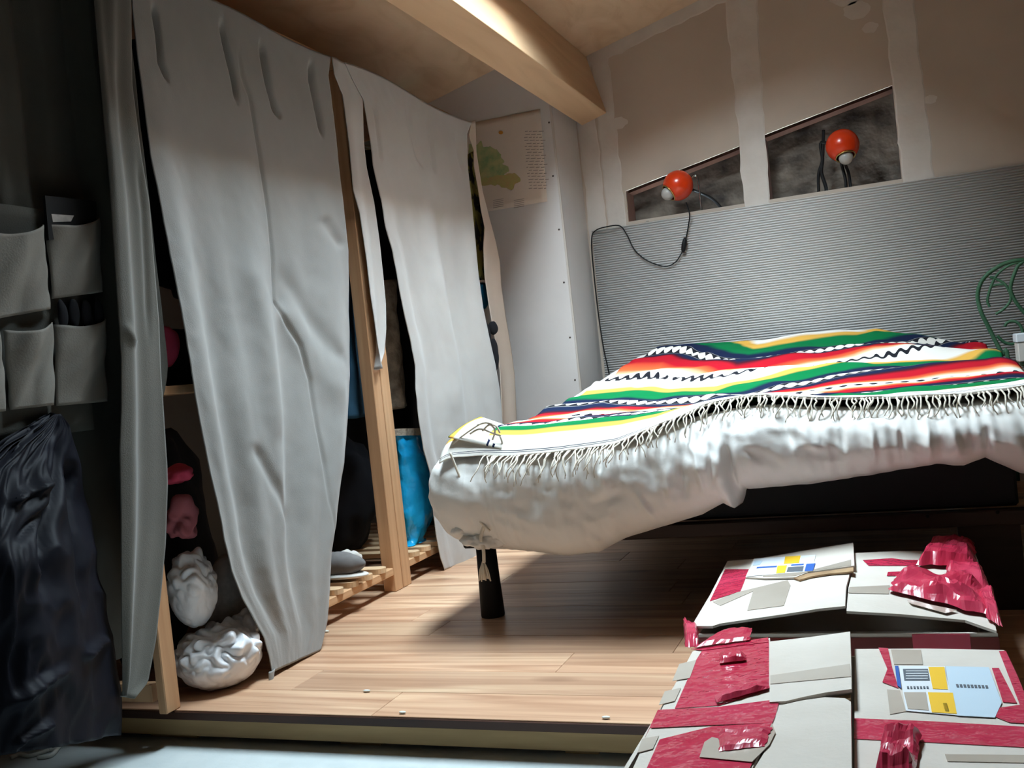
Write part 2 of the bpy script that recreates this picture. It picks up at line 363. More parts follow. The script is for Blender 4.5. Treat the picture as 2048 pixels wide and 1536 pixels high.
# gable wall with two slanted niches
N1 = [(-1.026, 1.174), (-.519, 1.174), (-.519, 1.414), (-1.026, 1.307)]
N2 = [(-.4285, 1.174), (.079, 1.174), (.079, 1.542), (-.4285, 1.439)]
bm = bmesh.new()
def addpoly(pts):
    f = bm.faces.new([bm.verts.new((x, YG, z)) for x, z in pts]); r = bmesh.ops.extrude_face_region(bm, geom=[f])
    for e in r['geom']:
        if isinstance(e, bmesh.types.BMVert): e.co.y += .014
top = lambda x: ceil_z(x)+.03
addpoly([(XL, ZL), (XR, ZL), (XR, 1.174), (XL, 1.174)])
addpoly([(XL, 1.174), (N1[0][0], 1.174), (N1[0][0], top(N1[0][0])), (XL, top(XL))])
for n in (N1, N2): addpoly([n[3], n[2], (n[2][0], top(n[2][0])), (n[3][0], top(n[3][0]))])
addpoly([(N1[1][0], 1.174), (N2[0][0], 1.174), (N2[0][0], top(N2[0][0])), (N1[1][0], top(N1[1][0]))])
addpoly([(N2[1][0], 1.174), (XR, 1.174), (XR, top(XR)), (N2[1][0], top(N2[1][0]))])
wb = struct(from_bm('wall_back', bm, M_plaster))
extr('masonry', [(XL, YG+.15, ZL), (XR, YG+.15, ZL), (XR, YG+.15, 2.85), (XL, YG+.15, 2.85)], (0, .05, 0), M_masonry, wb)
for n in (N1, N2):
    mx0 = n[0][0]; mx1 = n[1][0]
    extr('niche_lintel', [(mx0, YG+.06, n[3][1]-.002), (mx1, YG+.06, n[2][1]-.002), (mx1, YG+.06, n[2][1]+.05), (mx0, YG+.06, n[3][1]+.05)], (0, .085, 0), M_edge, wb)
    for xx in (mx0-.012, mx1+.0005):
        box('niche_stud', (xx, xx+.0115), (YG+.016, YG+.148), (1.1, 1.55), M_edge, wb)
def strip(x0, x1, z0, z1, name='joint_strip', dz=.03, rag=.012, slope=0, x0b=None, x1b=None):
    """ragged plate of joint compound: x0..x1 at the top, x0b..x1b at the foot"""
    x0b = x0 if x0b is None else x0b; x1b = x1 if x1b is None else x1b
    n = max(6, int((z1-z0)/dz)); Lp = []; Rp = []; s = random.uniform(0, 99)
    for i in range(n+1):
        t = i/n; z = lerp(z0, z1, t)
        a = lerp(x0b, x0, t)+rag*noise.noise(V((s, z*14, 0)))+rag*.5*noise.noise(V((s, z*45, 3)))
        b = lerp(x1b, x1, t)+rag*noise.noise(V((s+9, z*14, 0)))+rag*.6*noise.noise(V((s+9, z*45, 3)))
        Lp.append((a, z+slope*a)); Rp.append((b, z+slope*b))
    vs = []; fs = []
    for (a, za), (b, zb) in zip(Lp, Rp):
        vs += [(a, YG-.0002, za), (a+.006, YG-.0022, za), (b-.006, YG-.0022, zb), (b, YG-.0002, zb)]
    for i in range(n):
        for k in range(3): fs.append((i*4+k, i*4+k+1, i*4+k+5, i*4+k+4))
    return mesh(name, vs, fs, M_comp, wb)
strip(-1.115, -1.035, 1.10, ceil_z(-1.07)-.01, rag=.010)
strip(-1.205, -1.122, 1.10, ceil_z(-1.16)-.02, rag=.008)
strip(-.522, -.392, 1.10, ceil_z(-.45)-.02, x0b=-.530, x1b=-.432, rag=.009)
strip(.070, .186, 1.10, ceil_z(.13)-.02, x0b=.086, x1b=.196, rag=.009)
strip(.74, .85, 1.10, ceil_z(.8)-.02, rag=.009)
# compound run under the ceiling slope
vs = []; fs = []; n = 90
for i in range(n+1):
    x = lerp(-1.13, XR, i/n); b = .055+.015*noise.noise(V((x*9, 4, 0)))+.012*noise.noise(V((x*30, 7, 0)))
    vs += [(x, YG-.0026, ceil_z(x)), (x, YG-.0026, ceil_z(x)-b+.006), (x, YG-.0003, ceil_z(x)-b)]
for i in range(n):
    for k in range(2): fs.append((i*3+k, i*3+k+1, i*3+k+4, i*3+k+3))
mesh('joint_strip', vs, fs, M_comp, wb)
# patches of filler
for (x, z, r) in [(-.02, 1.86, .05), (-.05, 1.93, .06), (-1.02, 1.60, .035), (-.46, 1.30, .03), (.21, 1.46, .025), (.02, 1.78, .03)]:
    pts = [(x+r*(1+.5*noise.noise(V((math.cos(a)*2, math.sin(a)*2, x*9))))*math.cos(a), YG-.0015, z+r*.7*(1+.5*noise.noise(V((math.cos(a)*2, math.sin(a)*2, x*5+3))))*math.sin(a)) for a in [k*.393 for k in range(16)]]
    extr('filler_patch', pts, (0, .0012, 0), M_comp, wb)
# boxed-out wall beside the gable
XP = -1.213
wa = struct(extr('wall_alcove', [(XL, YP, -.02), (XP, YP, -.02), (XP, YP, ceil_z(XP)+.01), (XL, YP, ceil_z(XL)+.01)], (0, YG-YP, 0), M_white))
box('corner_bead', (XP-.006, XP+.002), (YP-.002, YP+.008), (0, ceil_z(XP)-.02), M_comp, wa, bev=.001)
for (x, y) in [(1098, 245), (1106, 352), (1118, 459), (1128, 565), (1140, 675), (1150, 760)]:
    p = at(x, y, 'y', YP); lathe('screw', [(0, .0015), (.003, .0015), (.0042, 0), (.0042, -.002)], Matrix.Translation(p) @ Matrix.Rotation(math.pi/2, 4, 'X'), M_screw, wa, seg=10)
# ceiling with the roof window opening
bm = bmesh.new()
def cpoly(x0, x1, y0, y1):
    f = bm.faces.new([bm.verts.new((x, y, ceil_z(x))) for x, y in ((x0, y0), (x1, y0), (x1, y1), (x0, y1))]); r = bmesh.ops.extrude_face_region(bm, geom=[f])
    for e in r['geom']:
        if isinstance(e, bmesh.types.BMVert): e.co.z += .03
Y2 = YG+.2
cpoly(XL, SKX0, YF, Y2); cpoly(SKX1, XR, YF, Y2); cpoly(SKX0, SKX1, YF, SKY0); cpoly(SKX0, SKX1, SKY1, Y2)
ce = struct(from_bm('ceiling', bm, M_ceil))
win = thing('window_1', None, None, ((SKX0+SKX1)/2, (SKY0+SKY1)/2, ceil_z(0))); win['kind'] = 'structure'
for n, (x0, x1, y0, y1) in {'a': (SKX0-.03, SKX0, SKY0-.03, SKY1+.03), 'b': (SKX1, SKX1+.03, SKY0-.03, SKY1+.03), 'c': (SKX0, SKX1, SKY0-.03, SKY0), 'd': (SKX0, SKX1, SKY1, SKY1+.03)}.items():
    extr('window_reveal', [(x0, y0, ceil_z(x0)+.002), (x1, y0, ceil_z(x1)+.002), (x1, y1, ceil_z(x1)+.002), (x0, y1, ceil_z(x0)+.002)], (0, 0, SKD), M_edge, win)
    extr('window_frame', [(x0-.015, y0-.015, ceil_z(x0)+SKD+.003), (x1+.015, y0-.015, ceil_z(x1)+SKD+.003), (x1+.015, y1+.015, ceil_z(x1)+SKD+.003), (x0-.015, y1+.015, ceil_z(x0)+SKD+.003)], (0, 0, .05), M_postz, win)
# purlin beam
BP = [(-1.186, 1.620), (-1.071, 1.653), (-1.136, 1.911), (-1.251, 1.878)]
bo = extr('ceiling_beam', [(x, YG+.001, z) for x, z in BP], (0, YF-YG, 0), M_beam)
md = bo.modifiers.new('edge', 'BEVEL'); md.width = .003; md.segments = 2
tag(bo, 'thick square-cut pale timber beam running under the sloped ceiling', 'beam')

# ------------------------------------------------------------------ corrugated sheet behind the bed
vs = []; fs = []; PX0, PX1, PZ0, PZ1 = -1.188, .80, .02, 1.157
nw = int((PZ1-PZ0)/.0100); k = 8; n = nw*k
for i in range(n+1):
    z = lerp(PZ0, PZ1, i/n); y = YG-.016-.05*(PZ1-z)+.0030*math.sin(2*math.pi*i/k)
    vs += [(PX0, y, z), (PX1, y, z), (PX0, y+.004, z), (PX1, y+.004, z)]
for i in range(n):
    a = i*4; fs += [(a, a+1, a+5, a+4), (a+2, a+6, a+7, a+3), (a, a+4, a+6, a+2), (a+1, a+3, a+7, a+5)]
fs += [(0, 2, 3, 1), (n*4, n*4+1, n*4+3, n*4+2)]
tag(mesh('corrugated_sheet', vs, fs, M_corr, None, True), 'large grey corrugated sheet with fine horizontal ridges leaning behind the bed', 'sheet')
YS = lambda z: YG-.016-.05*(PZ1-z)-.004

# ------------------------------------------------------------------ reading lamps in the niches
def lamp(label, c, r, ax, stem, sr, smat, rods=()):
    """ball shade cut open along direction ax with a bulb in it"""
    t = thing('ball_lamp', label, 'lamp', stem[0])
    ax = V(ax).normalized(); q = V((0, 0, 1)).rotation_difference(ax).to_matrix().to_4x4(); Mx = Matrix.Translation(V(c)) @ q
    prof = []
    for i in range(25):
        a = math.pi*(1-i/24*.80); prof.append((r*math.sin(a), r*math.cos(a)))
    ro, zo = prof[-1]
    inn = [(p[0]*.94, p[1]*.94) for p in reversed(prof)]
    sh = lathe('shade', prof+inn, Mx, M_orange, t, 32)
    lathe('rim', [(ro*.93, zo-.001), (ro*1.03, zo-.002), (ro*1.03, zo+.003), (ro*.93, zo+.003), (ro*.93, zo-.001)], Mx, M_brass, sh, 32)
    lathe('socket', [(0, -.02), (.016, -.02), (.016, r*.45), (.013, r*.5)], Mx, M_black, t, 16)
    bp = [(.012, r*.42), (.014, r*.55)]+[(.028*math.sin(a), r*.9-.028*math.cos(a)) for a in [.45+i*(math.pi-.45)/10 for i in range(11)]]
    lathe('bulb', bp, Mx, M_bulb, t, 20)
    tube('stem', smooth_path(stem), sr, smat, t, 8)
    for i, rd in enumerate(rods): tube('stem', smooth_path(rd), .006, M_black, t, 8)
    return t
YL = YG-.045
c1 = at(1356, 371, 'y', YL); d1 = at(1330, 392, 'y', YL-.03)-c1
P = lambda x, y, Y=YG+.03: at(x, y, 'y', Y)
l1 = lamp('orange ball lamp on a chrome rod in the small dark niche', c1, .063, d1, [P(1404, 440), P(1403, 420), P(1393, 352), c1+V((.03, .04, 0))], .0045, M_chrome,
          rods=[[P(1442, 415, YG+.06), P(1425, 398, YG+.06), P(1405, 388, YG+.05), c1+V((.05, .05, -.02))]])
c2 = at(1685, 291, 'y', YL); d2 = at(1696, 330, 'y', YL-.035)-c2
l2 = lamp('orange ball lamp on black metal stems in the larger dark niche', c2, .064, d2, [P(1652, 395), P(1652, 375), P(1643, 345), P(1645, 318), P(1643, 285), c2+V((-.02, .05, .0))], .007, M_black,
          rods=[[P(1638, 395), P(1637, 350), P(1645, 318), P(1647, 260)], [P(1692, 385), P(1691, 360), P(1683, 325), c2+V((0, .03, -.03))], [P(1702, 385), P(1698, 350), P(1690, 325), c2+V((0.01, .03, -.03))]])
cd = [(1372, 405, YG-.03), (1379, 428, 0), (1377, 450, 0), (1369, 490, 0), (1362, 508, 0), (1350, 525, 0), (1330, 533, 0), (1300, 524, 0), (1280, 511, 0), (1266, 495, 0), (1254, 470, 0), (1240, 452, 0), (1216, 453, 0), (1190, 462, 0), (1183, 485, 0), (1189, 560, 0), (1197, 630, 0), (1206, 690, 0), (1216, 737, 0), (1224, 780, 0)]
cp = []
for x, y, Y in cd:
    Y = Y or YG-.052
    p = at(x, y, 'y', Y)
    if p.z < PZ1: p = at(x, y, 'y', YS(p.z)-.009)
    cp.append(p)
pc = tube('lamp_cord', smooth_path(cp, 5), .0027, M_black)
tag(pc, 'thin dark lamp cord with inline switch looping over the corrugated sheet', 'cord')
sw = at(1368, 490, 'y', YS(1.05)-.019); su = (at(1371, 475, 'y', YS(1.05)-.019)-at(1366, 505, 'y', YS(1.05)-.019)).normalized()
Mx = Matrix.Translation(sw) @ V((0, 0, 1)).rotation_difference(su).to_matrix().to_4x4()
lathe('inline_switch', [(0, -.032), (.005, -.031), (.009, -.02), (.011, 0), (.009, .02), (.005, .031), (0, .032)], Mx, M_black, pc, 14)
pb = at(1295, 440, 'y', YG-.012)
tag(blob('nail_cap', (pb.x, YG-.018, PZ1+.0048), (.005, .005, .004), M_bulb, None, amp=.05, sub=2), 'tiny white bead on the top edge of the corrugated sheet', 'bead')

# ------------------------------------------------------------------ map poster
YQ = YP-.0012
q = lambda x, y, dy=0: at(x, y, 'y', YQ-dy)
a, b, c_, d_ = q(1081, 222), q(1095, 406), q(976, 427), q(950, 247)
xl = -1.74
po = grid('map_poster', lambda u, v: V((lerp(xl, lerp(b.x, a.x, v), u), YQ-.0006*abs(math.sin(u*9+v*4)), lerp(1.262, 1.638, v))), 16, 16, M_paper, None, thick=.0006)
tag(po, 'cream map poster with green land pinned to the white wall', 'poster')
def rag_poly(pts, amp=5, n=5, seed=0):
    out = []
    for i in range(len(pts)):
        a = pts[i]; b = pts[(i+1) % len(pts)]
        for k in range(n):
            x = lerp(a[0], b[0], k/n); y = lerp(a[1], b[1], k/n)
            out.append((x+amp*noise.noise(V((x*.11, y*.11, seed))), y+amp*noise.noise(V((x*.11, y*.11, seed+9)))))
    return out
cr = lambda pts: [(900+x/3.84, 200+y/3.84) for x, y in pts]
land = cr([(150, 330), (205, 335), (240, 320), (255, 360), (290, 358), (340, 370), (390, 410), (410, 450), (405, 490), (450, 515), (445, 550), (440, 570), (380, 590), (320, 600), (250, 612), (180, 590), (140, 450)])
extr('land_area', [q(x, y, .0022) for x, y in rag_poly(land)], (0, .0008, 0), M_land, po)
land2 = cr([(180, 590), (250, 600), (320, 590), (380, 580), (440, 562), (490, 564), (520, 580), (540, 605), (522, 645), (470, 680), (420, 676), (370, 655), (320, 652), (250, 658), (190, 640)])
extr('land_area', [q(x, y, .0028) for x, y in rag_poly(land2, 4, 5, 3)], (0, .0008, 0), M_landl, po)
extr('map_mark', [q(900+(390+18*math.cos(a))/3.84, 200+(250+14*math.sin(a))/3.84, .002) for a in [k*.6283 for k in range(10)]], (0, .0006, 0), mat('ochre print', srgb(190, 130, 50)), po)
vs = []; fs = []
for i in range(20):
    yy = 240+i*23
    xx = 560+random.uniform(0, 20)+i*2
    while xx < 690+i*3:
        w_ = random.uniform(14, 40)
        k = len(vs); vs += [q(900+x/3.84, 200+y/3.84, .0016) for x, y in ((xx, yy), (xx+w_, yy-3), (xx+w_, yy+2), (xx, yy+5))]; fs.append((k, k+1, k+2, k+3)); xx += w_+9
for i in range(5):
    yy = 770+i*14
    for x0 in (330, 490):
        k = len(vs); vs += [q(900+x/3.84, 200+y/3.84, .0016) for x, y in ((x0, yy), (x0+80, yy-14), (x0+80, yy-10), (x0, yy+4))]; fs.append((k, k+1, k+2, k+3))
o = mesh('printed_text', vs, fs, M_txt, po); o['kind'] = 'stuff'
#PART3
# ------------------------------------------------------------------ bed
BX0, BX1, BY0, BY1 = -1.03, .31, 2.165, 4.16
AMP = [(-1.03, .155), (-.9, .165), (-.5, .15), (-.07, .142), (.07, .105), (.18, .065), (.36, .0)]
def ztop(x, y):
    r = max(0, min(1, (y-2.62)/(4.08-2.62))); r = r*(.75+.25*r)
    crest = .028*math.exp(-((x+.30)/.16)**2)*sstep(2.45, 2.18, y)
    return .440 + interp(x, AMP)*r + crest + .006*noise.noise(V((x*5, y*5, 1)))
bed = thing('bed_frame', 'low black bed frame with dark brown rails under the white mattress', 'bed', ((BX0+BX1)/2, (BY0+BY1)/2, 0))
box('base', (-.925, .20), (2.245, 4.08), (.217, .36), M_black, bed, bev=.006)
box('rail', (-.955, .335), (2.214, 2.243), (.184, .216), M_dkwood, bed, bev=.003)
box('rail', (-.945, .335), (4.12, 4.15), (.184, .216), M_dkwood, bed, bev=.003)
box('rail', (-.945, -.926), (2.245, 4.119), (.184, .216), M_dkwood, bed, bev=.003)
box('rail', (.306, .335), (2.245, 4.119), (.184, .216), M_dkwood, bed, bev=.003)
box('corner_block', (-1.03, -.956), (2.215, 2.29), (.178, .199), M_black, bed, bev=.004)
for (x, y) in ((-.99, 2.262), (-.99, 4.08), (.29, 4.08), (.29, 2.29)):
    lathe('leg', [(0, 0), (.029, 0), (.030, .004), (.0265, .1), (.0245, .184), (0, .184)], Matrix.Translation((x, y, 0)), M_black, bed, 20)
box('support_board', (.082, .200), (2.26, 2.282), (0, .184), M_dkwood, bed, bev=.002)
for i in range(2):
    p = at(1855+i*140, 1032-i*8, 'y', 2.2135); lathe('bolt_hole', [(0, 0), (.004, 0), (.004, .002)], Matrix.Translation(p) @ Matrix.Rotation(math.pi/2, 4, 'X'), M_black, bed, 8)

# mattress in its sheet
mt = thing('mattress', 'thick mattress wrapped in a wrinkled white sheet on the bed frame', 'mattress', ((BX0+BX1)/2, (BY0+BY1)/2, .36))
IN = .09
IX0, IX1, IY0, IY1 = BX0+IN, BX1-IN, 2.195, BY1-IN
def fx(t): return lerp(IX0, IX1, t)
def fy(t): return lerp(IY0, IY1, t)
ZB = [(-1.05, .208), (-.97, .200), (-.86, .185), (-.74, .172), (-.66, .178), (-.60, .205), (-.52, .226), (-.42, .252), (-.372, .276), (-.352, .262), (-.338, .268), (-.325, .300), (-.2, .302), (-.05, .316), (.05, .330), (.10, .322), (.14, .335), (.2, .30), (.36, .27)]
path = []   # (point, outward normal, bottom z)
nL = 70
for i in range(nL): 
    y = lerp(IY1, IY0, i/nL); path.append((V((IX0, y, 0)), V((-1, 0, 0)), lerp(.36, .212, sstep(3.2, 2.3, y))))
for i in range(13):
    a = math.pi+i/12*math.pi/2; path.append((V((IX0, IY0, 0)), V((math.cos(a), math.sin(a), 0)), lerp(.208, .200, i/12)))
nF = 420
for i in range(1, nF):
    x = lerp(IX0, IX1, i/nF); path.append((V((x, IY0, 0)), V((0, -1, 0)), interp(x, ZB)))
for i in range(13):
    a = 1.5*math.pi+i/12*math.pi/2; path.append((V((IX1, IY0, 0)), V((math.cos(a), math.sin(a), 0)), .27))
for i in range(1, 60):
    path.append((V((IX1, lerp(IY0, IY1, i/59), 0)), V((1, 0, 0)), .3))
SHC = [([(1150, 1020), (1255, 985)], 7, -.012), ([(1268, 985), (1318, 1045)], 6, .012), ([(1120, 1040), (1230, 1020)], 6, -.008), ([(1385, 880), (1412, 990)], 7, .014), ([(1355, 900), (1372, 1000)], 9, -.014), ([(1440, 870), (1445, 960)], 8, .012), ([(1420, 880), (1428, 980)], 6, -.012), ([(1290, 905), (1310, 985)], 12, -.012), ([(1060, 930), (1075, 1040)], 12, -.010), ([(1120, 930), (1128, 1000)], 9, .008), ([(1210, 930), (1205, 990)], 12, .010), ([(1330, 930), (1345, 1010)], 8, .010),
       ([(1560, 830), (1590, 900)], 9, -.014), ([(1600, 850), (1640, 905)], 9, .012), ([(1680, 850), (1690, 910)], 7, -.010), ([(1745, 850), (1752, 930)], 6, .010), ([(1800, 850), (1808, 925)], 6, -.010), ([(1855, 850), (1862, 915)], 6, .010), ([(1905, 850), (1925, 925)], 9, .012), ([(1975, 850), (1980, 905)], 8, -.010)]
KN = 40; BU = .130; vs = []; fs = []; arc = 0; prev = None
for p, n, zb in path:
    q0 = p+n*.06
    if prev is not None: arc += (q0-prev).length
    prev = q0
    zt = ztop(p.x, p.y); front = (1 if n.y < -.7 else 0)
    for k in range(KN+1):
        t = k/KN
        if t < .92:
            a = t/.92*math.pi*.93; o = BU*math.sin(a)**.8+.012*t; z = zt-(zt-zb)*(1-math.cos(a))/(1-math.cos(math.pi*.93))
        else:
            u = (t-.92)/.08; o = BU*math.sin(math.pi*.93)**.8+.012-.03*u; z = zb-.003+.02*u*u
        wgt = sstep(.05, .25, t)*(1-sstep(.93, 1, t))
        x = q0.x
        # pleats, broad dents and diagonal creases of the linen
        pl = .006*noise.noise(V((arc*22, z*4, 2)))+.014*noise.noise(V((arc*7+z*6, z*6, 5)))+.0045*(1-2*abs(noise.noise(V((arc*15+z*24, z*20-arc*4, 7)))))+.002*noise.noise(V((arc*60+z*30, z*40, 3)))
        if front:
            pl += (.009*sstep(-.3, -.05, x)+.002)*noise.noise(V((arc*48, z*5, 11)))
            c0 = -.338+(.31-z)*.08; pl -= .034*math.exp(-((x-c0)/.010)**2)*sstep(.43, .36, z)
            pl += .022*math.exp(-((x-c0+.035)/.028)**2)*sstep(.46, .36, z)
            pp = pj(p+n*o+V((0, 0, z)))
            for c, wd, dep in SHC:
                for a_, b_ in zip(c, c[1:]):
                    if min(a_[0], b_[0])-3*wd < pp[0] < max(a_[0], b_[0])+3*wd:
                        dd, tt = segd(pp, a_, b_); pl += dep*math.exp(-(dd/wd)**2)*(4*tt*(1-tt) if len(c) == 2 else 1)
        # gather towards the tied corner
        if n.x < -.05 and n.y < -.05 or (abs(x-IX0) < .12 and p.y < IY0+.12):
            pl += .010*noise.noise(V((arc*75, 1, 1)))*(t)
        co = p+n*(o+pl*wgt); co.z = z; vs.append(co)
m = len(path); K1 = KN+1
for i in range(m-1):
    for k in range(KN): fs.append((i*K1+k, i*K1+k+1, (i+1)*K1+k+1, (i+1)*K1+k))
sk = mesh('sheet_side', vs, fs, M_sheet, mt, True)
tp = grid('sheet_top', lambda u, v: V((fx(u), fy(v), ztop(fx(u), fy(v)))), 70, 90, M_sheet, mt)
box('mattress_core', (IX0-.03, IX1+.03), (IY0-.02, IY1), (.362, .42), M_sheet, mt, bev=.02)
# tied corner and its tassel
kb = at(964, 1076, 'y', 2.115)
blob('gathered_hem', kb, (.052, .045, .020), M_sheet, mt, amp=.5, sc=30, sub=4, rot=(0, .12, .2), seed=3, ridge=.4)
blob('gathered_hem', at(930, 1058, 'y', 2.12), (.03, .045, .015), M_sheet, mt, amp=.5, sc=30, sub=3, seed=6)
kp = [at(x, y, 'y', 2.068) for x, y in ((900, 905), (918, 950), (940, 1005), (958, 1040), (980, 1062))]
tube('tie_cord', smooth_path(kp), .0028, M_cord, mt, 6)
kp = [at(x, y, 'y', 2.075) for x, y in ((968, 1052), (962, 1075), (967, 1100), (968, 1125))]
tc_ = tube('tassel_cord', smooth_path(kp), .004, M_cord, mt, 6)
vs = []; fs = []
b0 = at(968, 1122, 'y', 2.09)
for i in range(26):
    a = random.uniform(0, 6.28); r = random.uniform(.004, .016); l = random.uniform(.036, .046)
    pts = [b0+V((math.cos(a)*r*s, math.sin(a)*r*s*.6-.004, -l*t)) for s, t in ((.1, 0), (.7, .45), (1, 1))]
    v2, f2 = tube_data(pts, .0016, 5); k = len(vs); vs += v2; fs += [tuple(j+k for j in f) for f in f2]
o = mesh('tassel', vs, fs, M_cord, mt, True); o['kind'] = 'stuff'

# blanket
def bxl(y): return interp(y, [(2.1, -1.005), (2.6, -.99), (3.0, -.955), (3.8, -.94), (4.1, -.905)])
def bxr(y): return interp(y, [(2.1, .292), (4.1, .292)])
BL0 = 2.108
def bfr(x): return interp(x, [(-1.01, 2.086), (-.84, 2.084), (-.58, 2.086), (-.47, 2.115), (-.38, 2.15), (-.25, 2.155), (0, 2.15), (.34, 2.15)])
def bl(u, v):
    b = v*1.985; y = BL0+b; x = lerp(bxl(y), bxr(y), u)
    x += .006*noise.noise(V((y*9, u*3, 4)))
    y = lerp(bfr(x), y, sstep(0, .25, b)) if b < .25 else y
    y2 = y + .010*noise.noise(V((x*4, y*3, 2)))*sstep(.05, .2, b)
    xc = max(min(x, IX1), IX0); z = ztop(xc, max(min(y2, 4.15), IY0))+.012
    if y2 < IY0:                                # lies on the rolled edge of the mattress
        o = min(1, (IY0-y2)/BU)**1.25; zb = interp(x, ZB); z -= (ztop(x, IY0)-zb)*(1-math.sqrt(max(0, 1-o*o)))/1.976
    if x != xc:
        o = min(1, abs(x-xc)/BU)**1.25; z -= .16*(1-math.sqrt(max(0, 1-o*o)))
    hump = .020*noise.noise(V((x*2.2+y*1.1, y*6.5, 3)))+.008*noise.noise(V((x*7, y*9, 6)))
    hump += .016*math.sin(y*13+x*3.0)*sstep(2.5, 2.9, y)*(.5+.5*math.sin(x*4+1))   # long soft folds with the stripes
    z += max(hump, -.007)*sstep(0.06, .25, b)+.009*(1-sstep(.1, .3, b))+.004+.003*noise.noise(V((x*14, b*5, 3)))+.01*sstep(.2, .31, x)
    if v > .97: z += .006
    return V((x, y2, z))
TT = [(-.8, [(2.108, 4), (2.20, 3), (2.24, 2.85), (2.33, 2.62), (2.42, 2.46), (2.52, 2.215), (2.66, 1.97), (2.82, 1.81), (3.0, 1.58), (3.12, 1.46), (3.36, 1.215), (3.52, 1.05), (3.7, .97), (3.95, .81), (4.09, .7)]),
      (-.5, [(2.108, 4), (2.2, 3), (2.24, 2.85), (2.3, 2.62), (2.36, 2.46), (2.46, 2.215), (2.55, 1.97), (2.64, 1.81), (2.82, 1.58), (2.93, 1.46), (3.06, 1.215), (3.2, 1.05), (3.31, .97), (3.56, .81), (3.76, .58), (3.9, .46), (4.09, .4)]),
      (-.13, [(2.108, 4), (2.3, 3), (2.42, 2.85), (2.54, 2.62), (2.65, 2.46), (2.75, 2.215), (2.85, 1.97), (2.96, 1.81), (3.1, 1.58), (3.2, 1.46), (3.33, 1.215), (3.43, 1.05), (3.48, .97), (3.6, .81), (3.85, .58), (3.98, .46), (4.09, .4)]),
      (.25, [(2.108, 4), (2.3, 3), (2.4, 2.85), (2.5, 2.62), (2.62, 2.46), (2.75, 2.215), (2.9, 1.97), (3.1, 1.81), (3.3, 1.58), (3.45, 1.46), (3.65, 1.215), (3.78, 1.05), (3.88, .97), (4.0, .81), (4.09, .7)])]
def stripe(u, v):
    y = BL0+v*1.985; x = lerp(bxl(y), bxr(y), u); vals = [(a, interp(y, t)) for a, t in TT]
    return (x, interp(x, vals))
bk = grid('striped_blanket', bl, 170, 330, M_blanket, None, thick=.003, uvf=stripe, off=1)
tag(bk, 'striped serape blanket in green, red, white and navy spread over the mattress', 'blanket')
# fringe along the front edge
vs = []; fs = []
for i in range(150):
    u = .09+.9*(i+random.random())/150; p = bl(u, 0); L_ = random.uniform(.025, .062)*(1 if p.x < -.5 else .8)
    pts = [p+V((0, .004, 0)), p+V((random.uniform(-.004, .004), -.012, -.001))]
    cx = random.uniform(-.35, .25); ph = random.uniform(0, 6)
    for k in range(1, 6):
        t = k/5; q = p+V((cx*L_*t+.004*math.sin(t*5+ph), -.022-.034*math.sin(t*1.5)+.003*math.sin(t*7+ph), -L_*t)); pts.append(q)
    v2, f2 = tube_data(pts, [.0019, .0019, .0017, .0017, .0015, .0013, .001], 5); k = len(vs); vs += v2; fs += [tuple(j+k for j in f) for f in f2]
o = mesh('fringe', vs, fs, M_cord, bk, True); o['kind'] = 'stuff'
# turned-over corner with loose fringe cords
ca = [at(898, 889, 'y', 2.10), at(962, 848, 'y', 2.30), at(1030, 872, 'y', 2.22), at(1004, 912, 'y', 2.09)]
def fold(u, v):
    a = ca[0].lerp(ca[3], u); b = ca[1].lerp(ca[2], u); p = a.lerp(b, v)
    return p+V((0, 0, .020*math.sin(v*math.pi)*math.sin(u*math.pi*.9+.2)+.016))
grid('turned_corner', fold, 16, 16, M_blanket, bk, thick=.003, uvf=lambda u, v: (v*.13, 2.9+u*.8))
vs = []; fs = []
for pp in ([(955, 850), (975, 846), (990, 860), (985, 880)], [(940, 868), (960, 858), (985, 866), (1002, 872)], [(1000, 872), (1005, 890), (996, 910), (990, 932)], [(905, 888), (930, 868), (965, 846), (985, 848)], [(965, 862), (978, 850), (992, 852), (1000, 866)], [(1020, 905), (1040, 915), (1035, 935), (1028, 950)]):
    pts = smooth_path([at(x, y, 'y', 2.10+.001*(i % 2)) for i, (x, y) in enumerate(pp)], 4)
    v2, f2 = tube_data(pts, .0024, 5); k = len(vs); vs += v2; fs += [tuple(j+k for j in f) for f in f2]
o = mesh('fringe', vs, fs, M_cord, bk, True); o['kind'] = 'stuff'

# ------------------------------------------------------------------ parcels
def plate(name, pts, pl, m, parent, th=.003, up=0):
    p0, n = pl; n = n.normalized()
    return extr(name, [on_plane(x, y, p0, n)+n*up for x, y in pts], -n*th, m, parent)
def inplane(x, y, pl, up=0): return on_plane(x, y, pl[0], pl[1])+pl[1].normalized()*up
def crumple(name, quad, pl, amp, m, parent, nu=22, nv=16, up=.003, seed=0, jit=.5, sc=1.0):
    c = [inplane(x, y, pl, up) for x, y in quad]
    def f(u, v):
        e = jit*.12
        uu = u+e*noise.noise(V((v*6, seed, 1)))*(1 if u in (0, 1) else .6); vv = v+e*noise.noise(V((u*6, seed, 7)))
        p = c[0].lerp(c[1], uu).lerp(c[3].lerp(c[2], uu), vv)
        q = V((p.x*15*sc+seed, p.y*15*sc, seed*2.7)); r = 1-2*abs(noise.noise(q)); r2 = 1-2*abs(noise.noise(q*2.1+V((4, 4, 4))))
        edge = min(1, 6*min(u, 1-u, v, 1-v)+.15)
        p.z += amp*(.6*r+.15*r2+.3)*edge if amp else 0
        return p
    return grid(name, f, nu, nv, m, parent, thick=.0008, smooth=False)
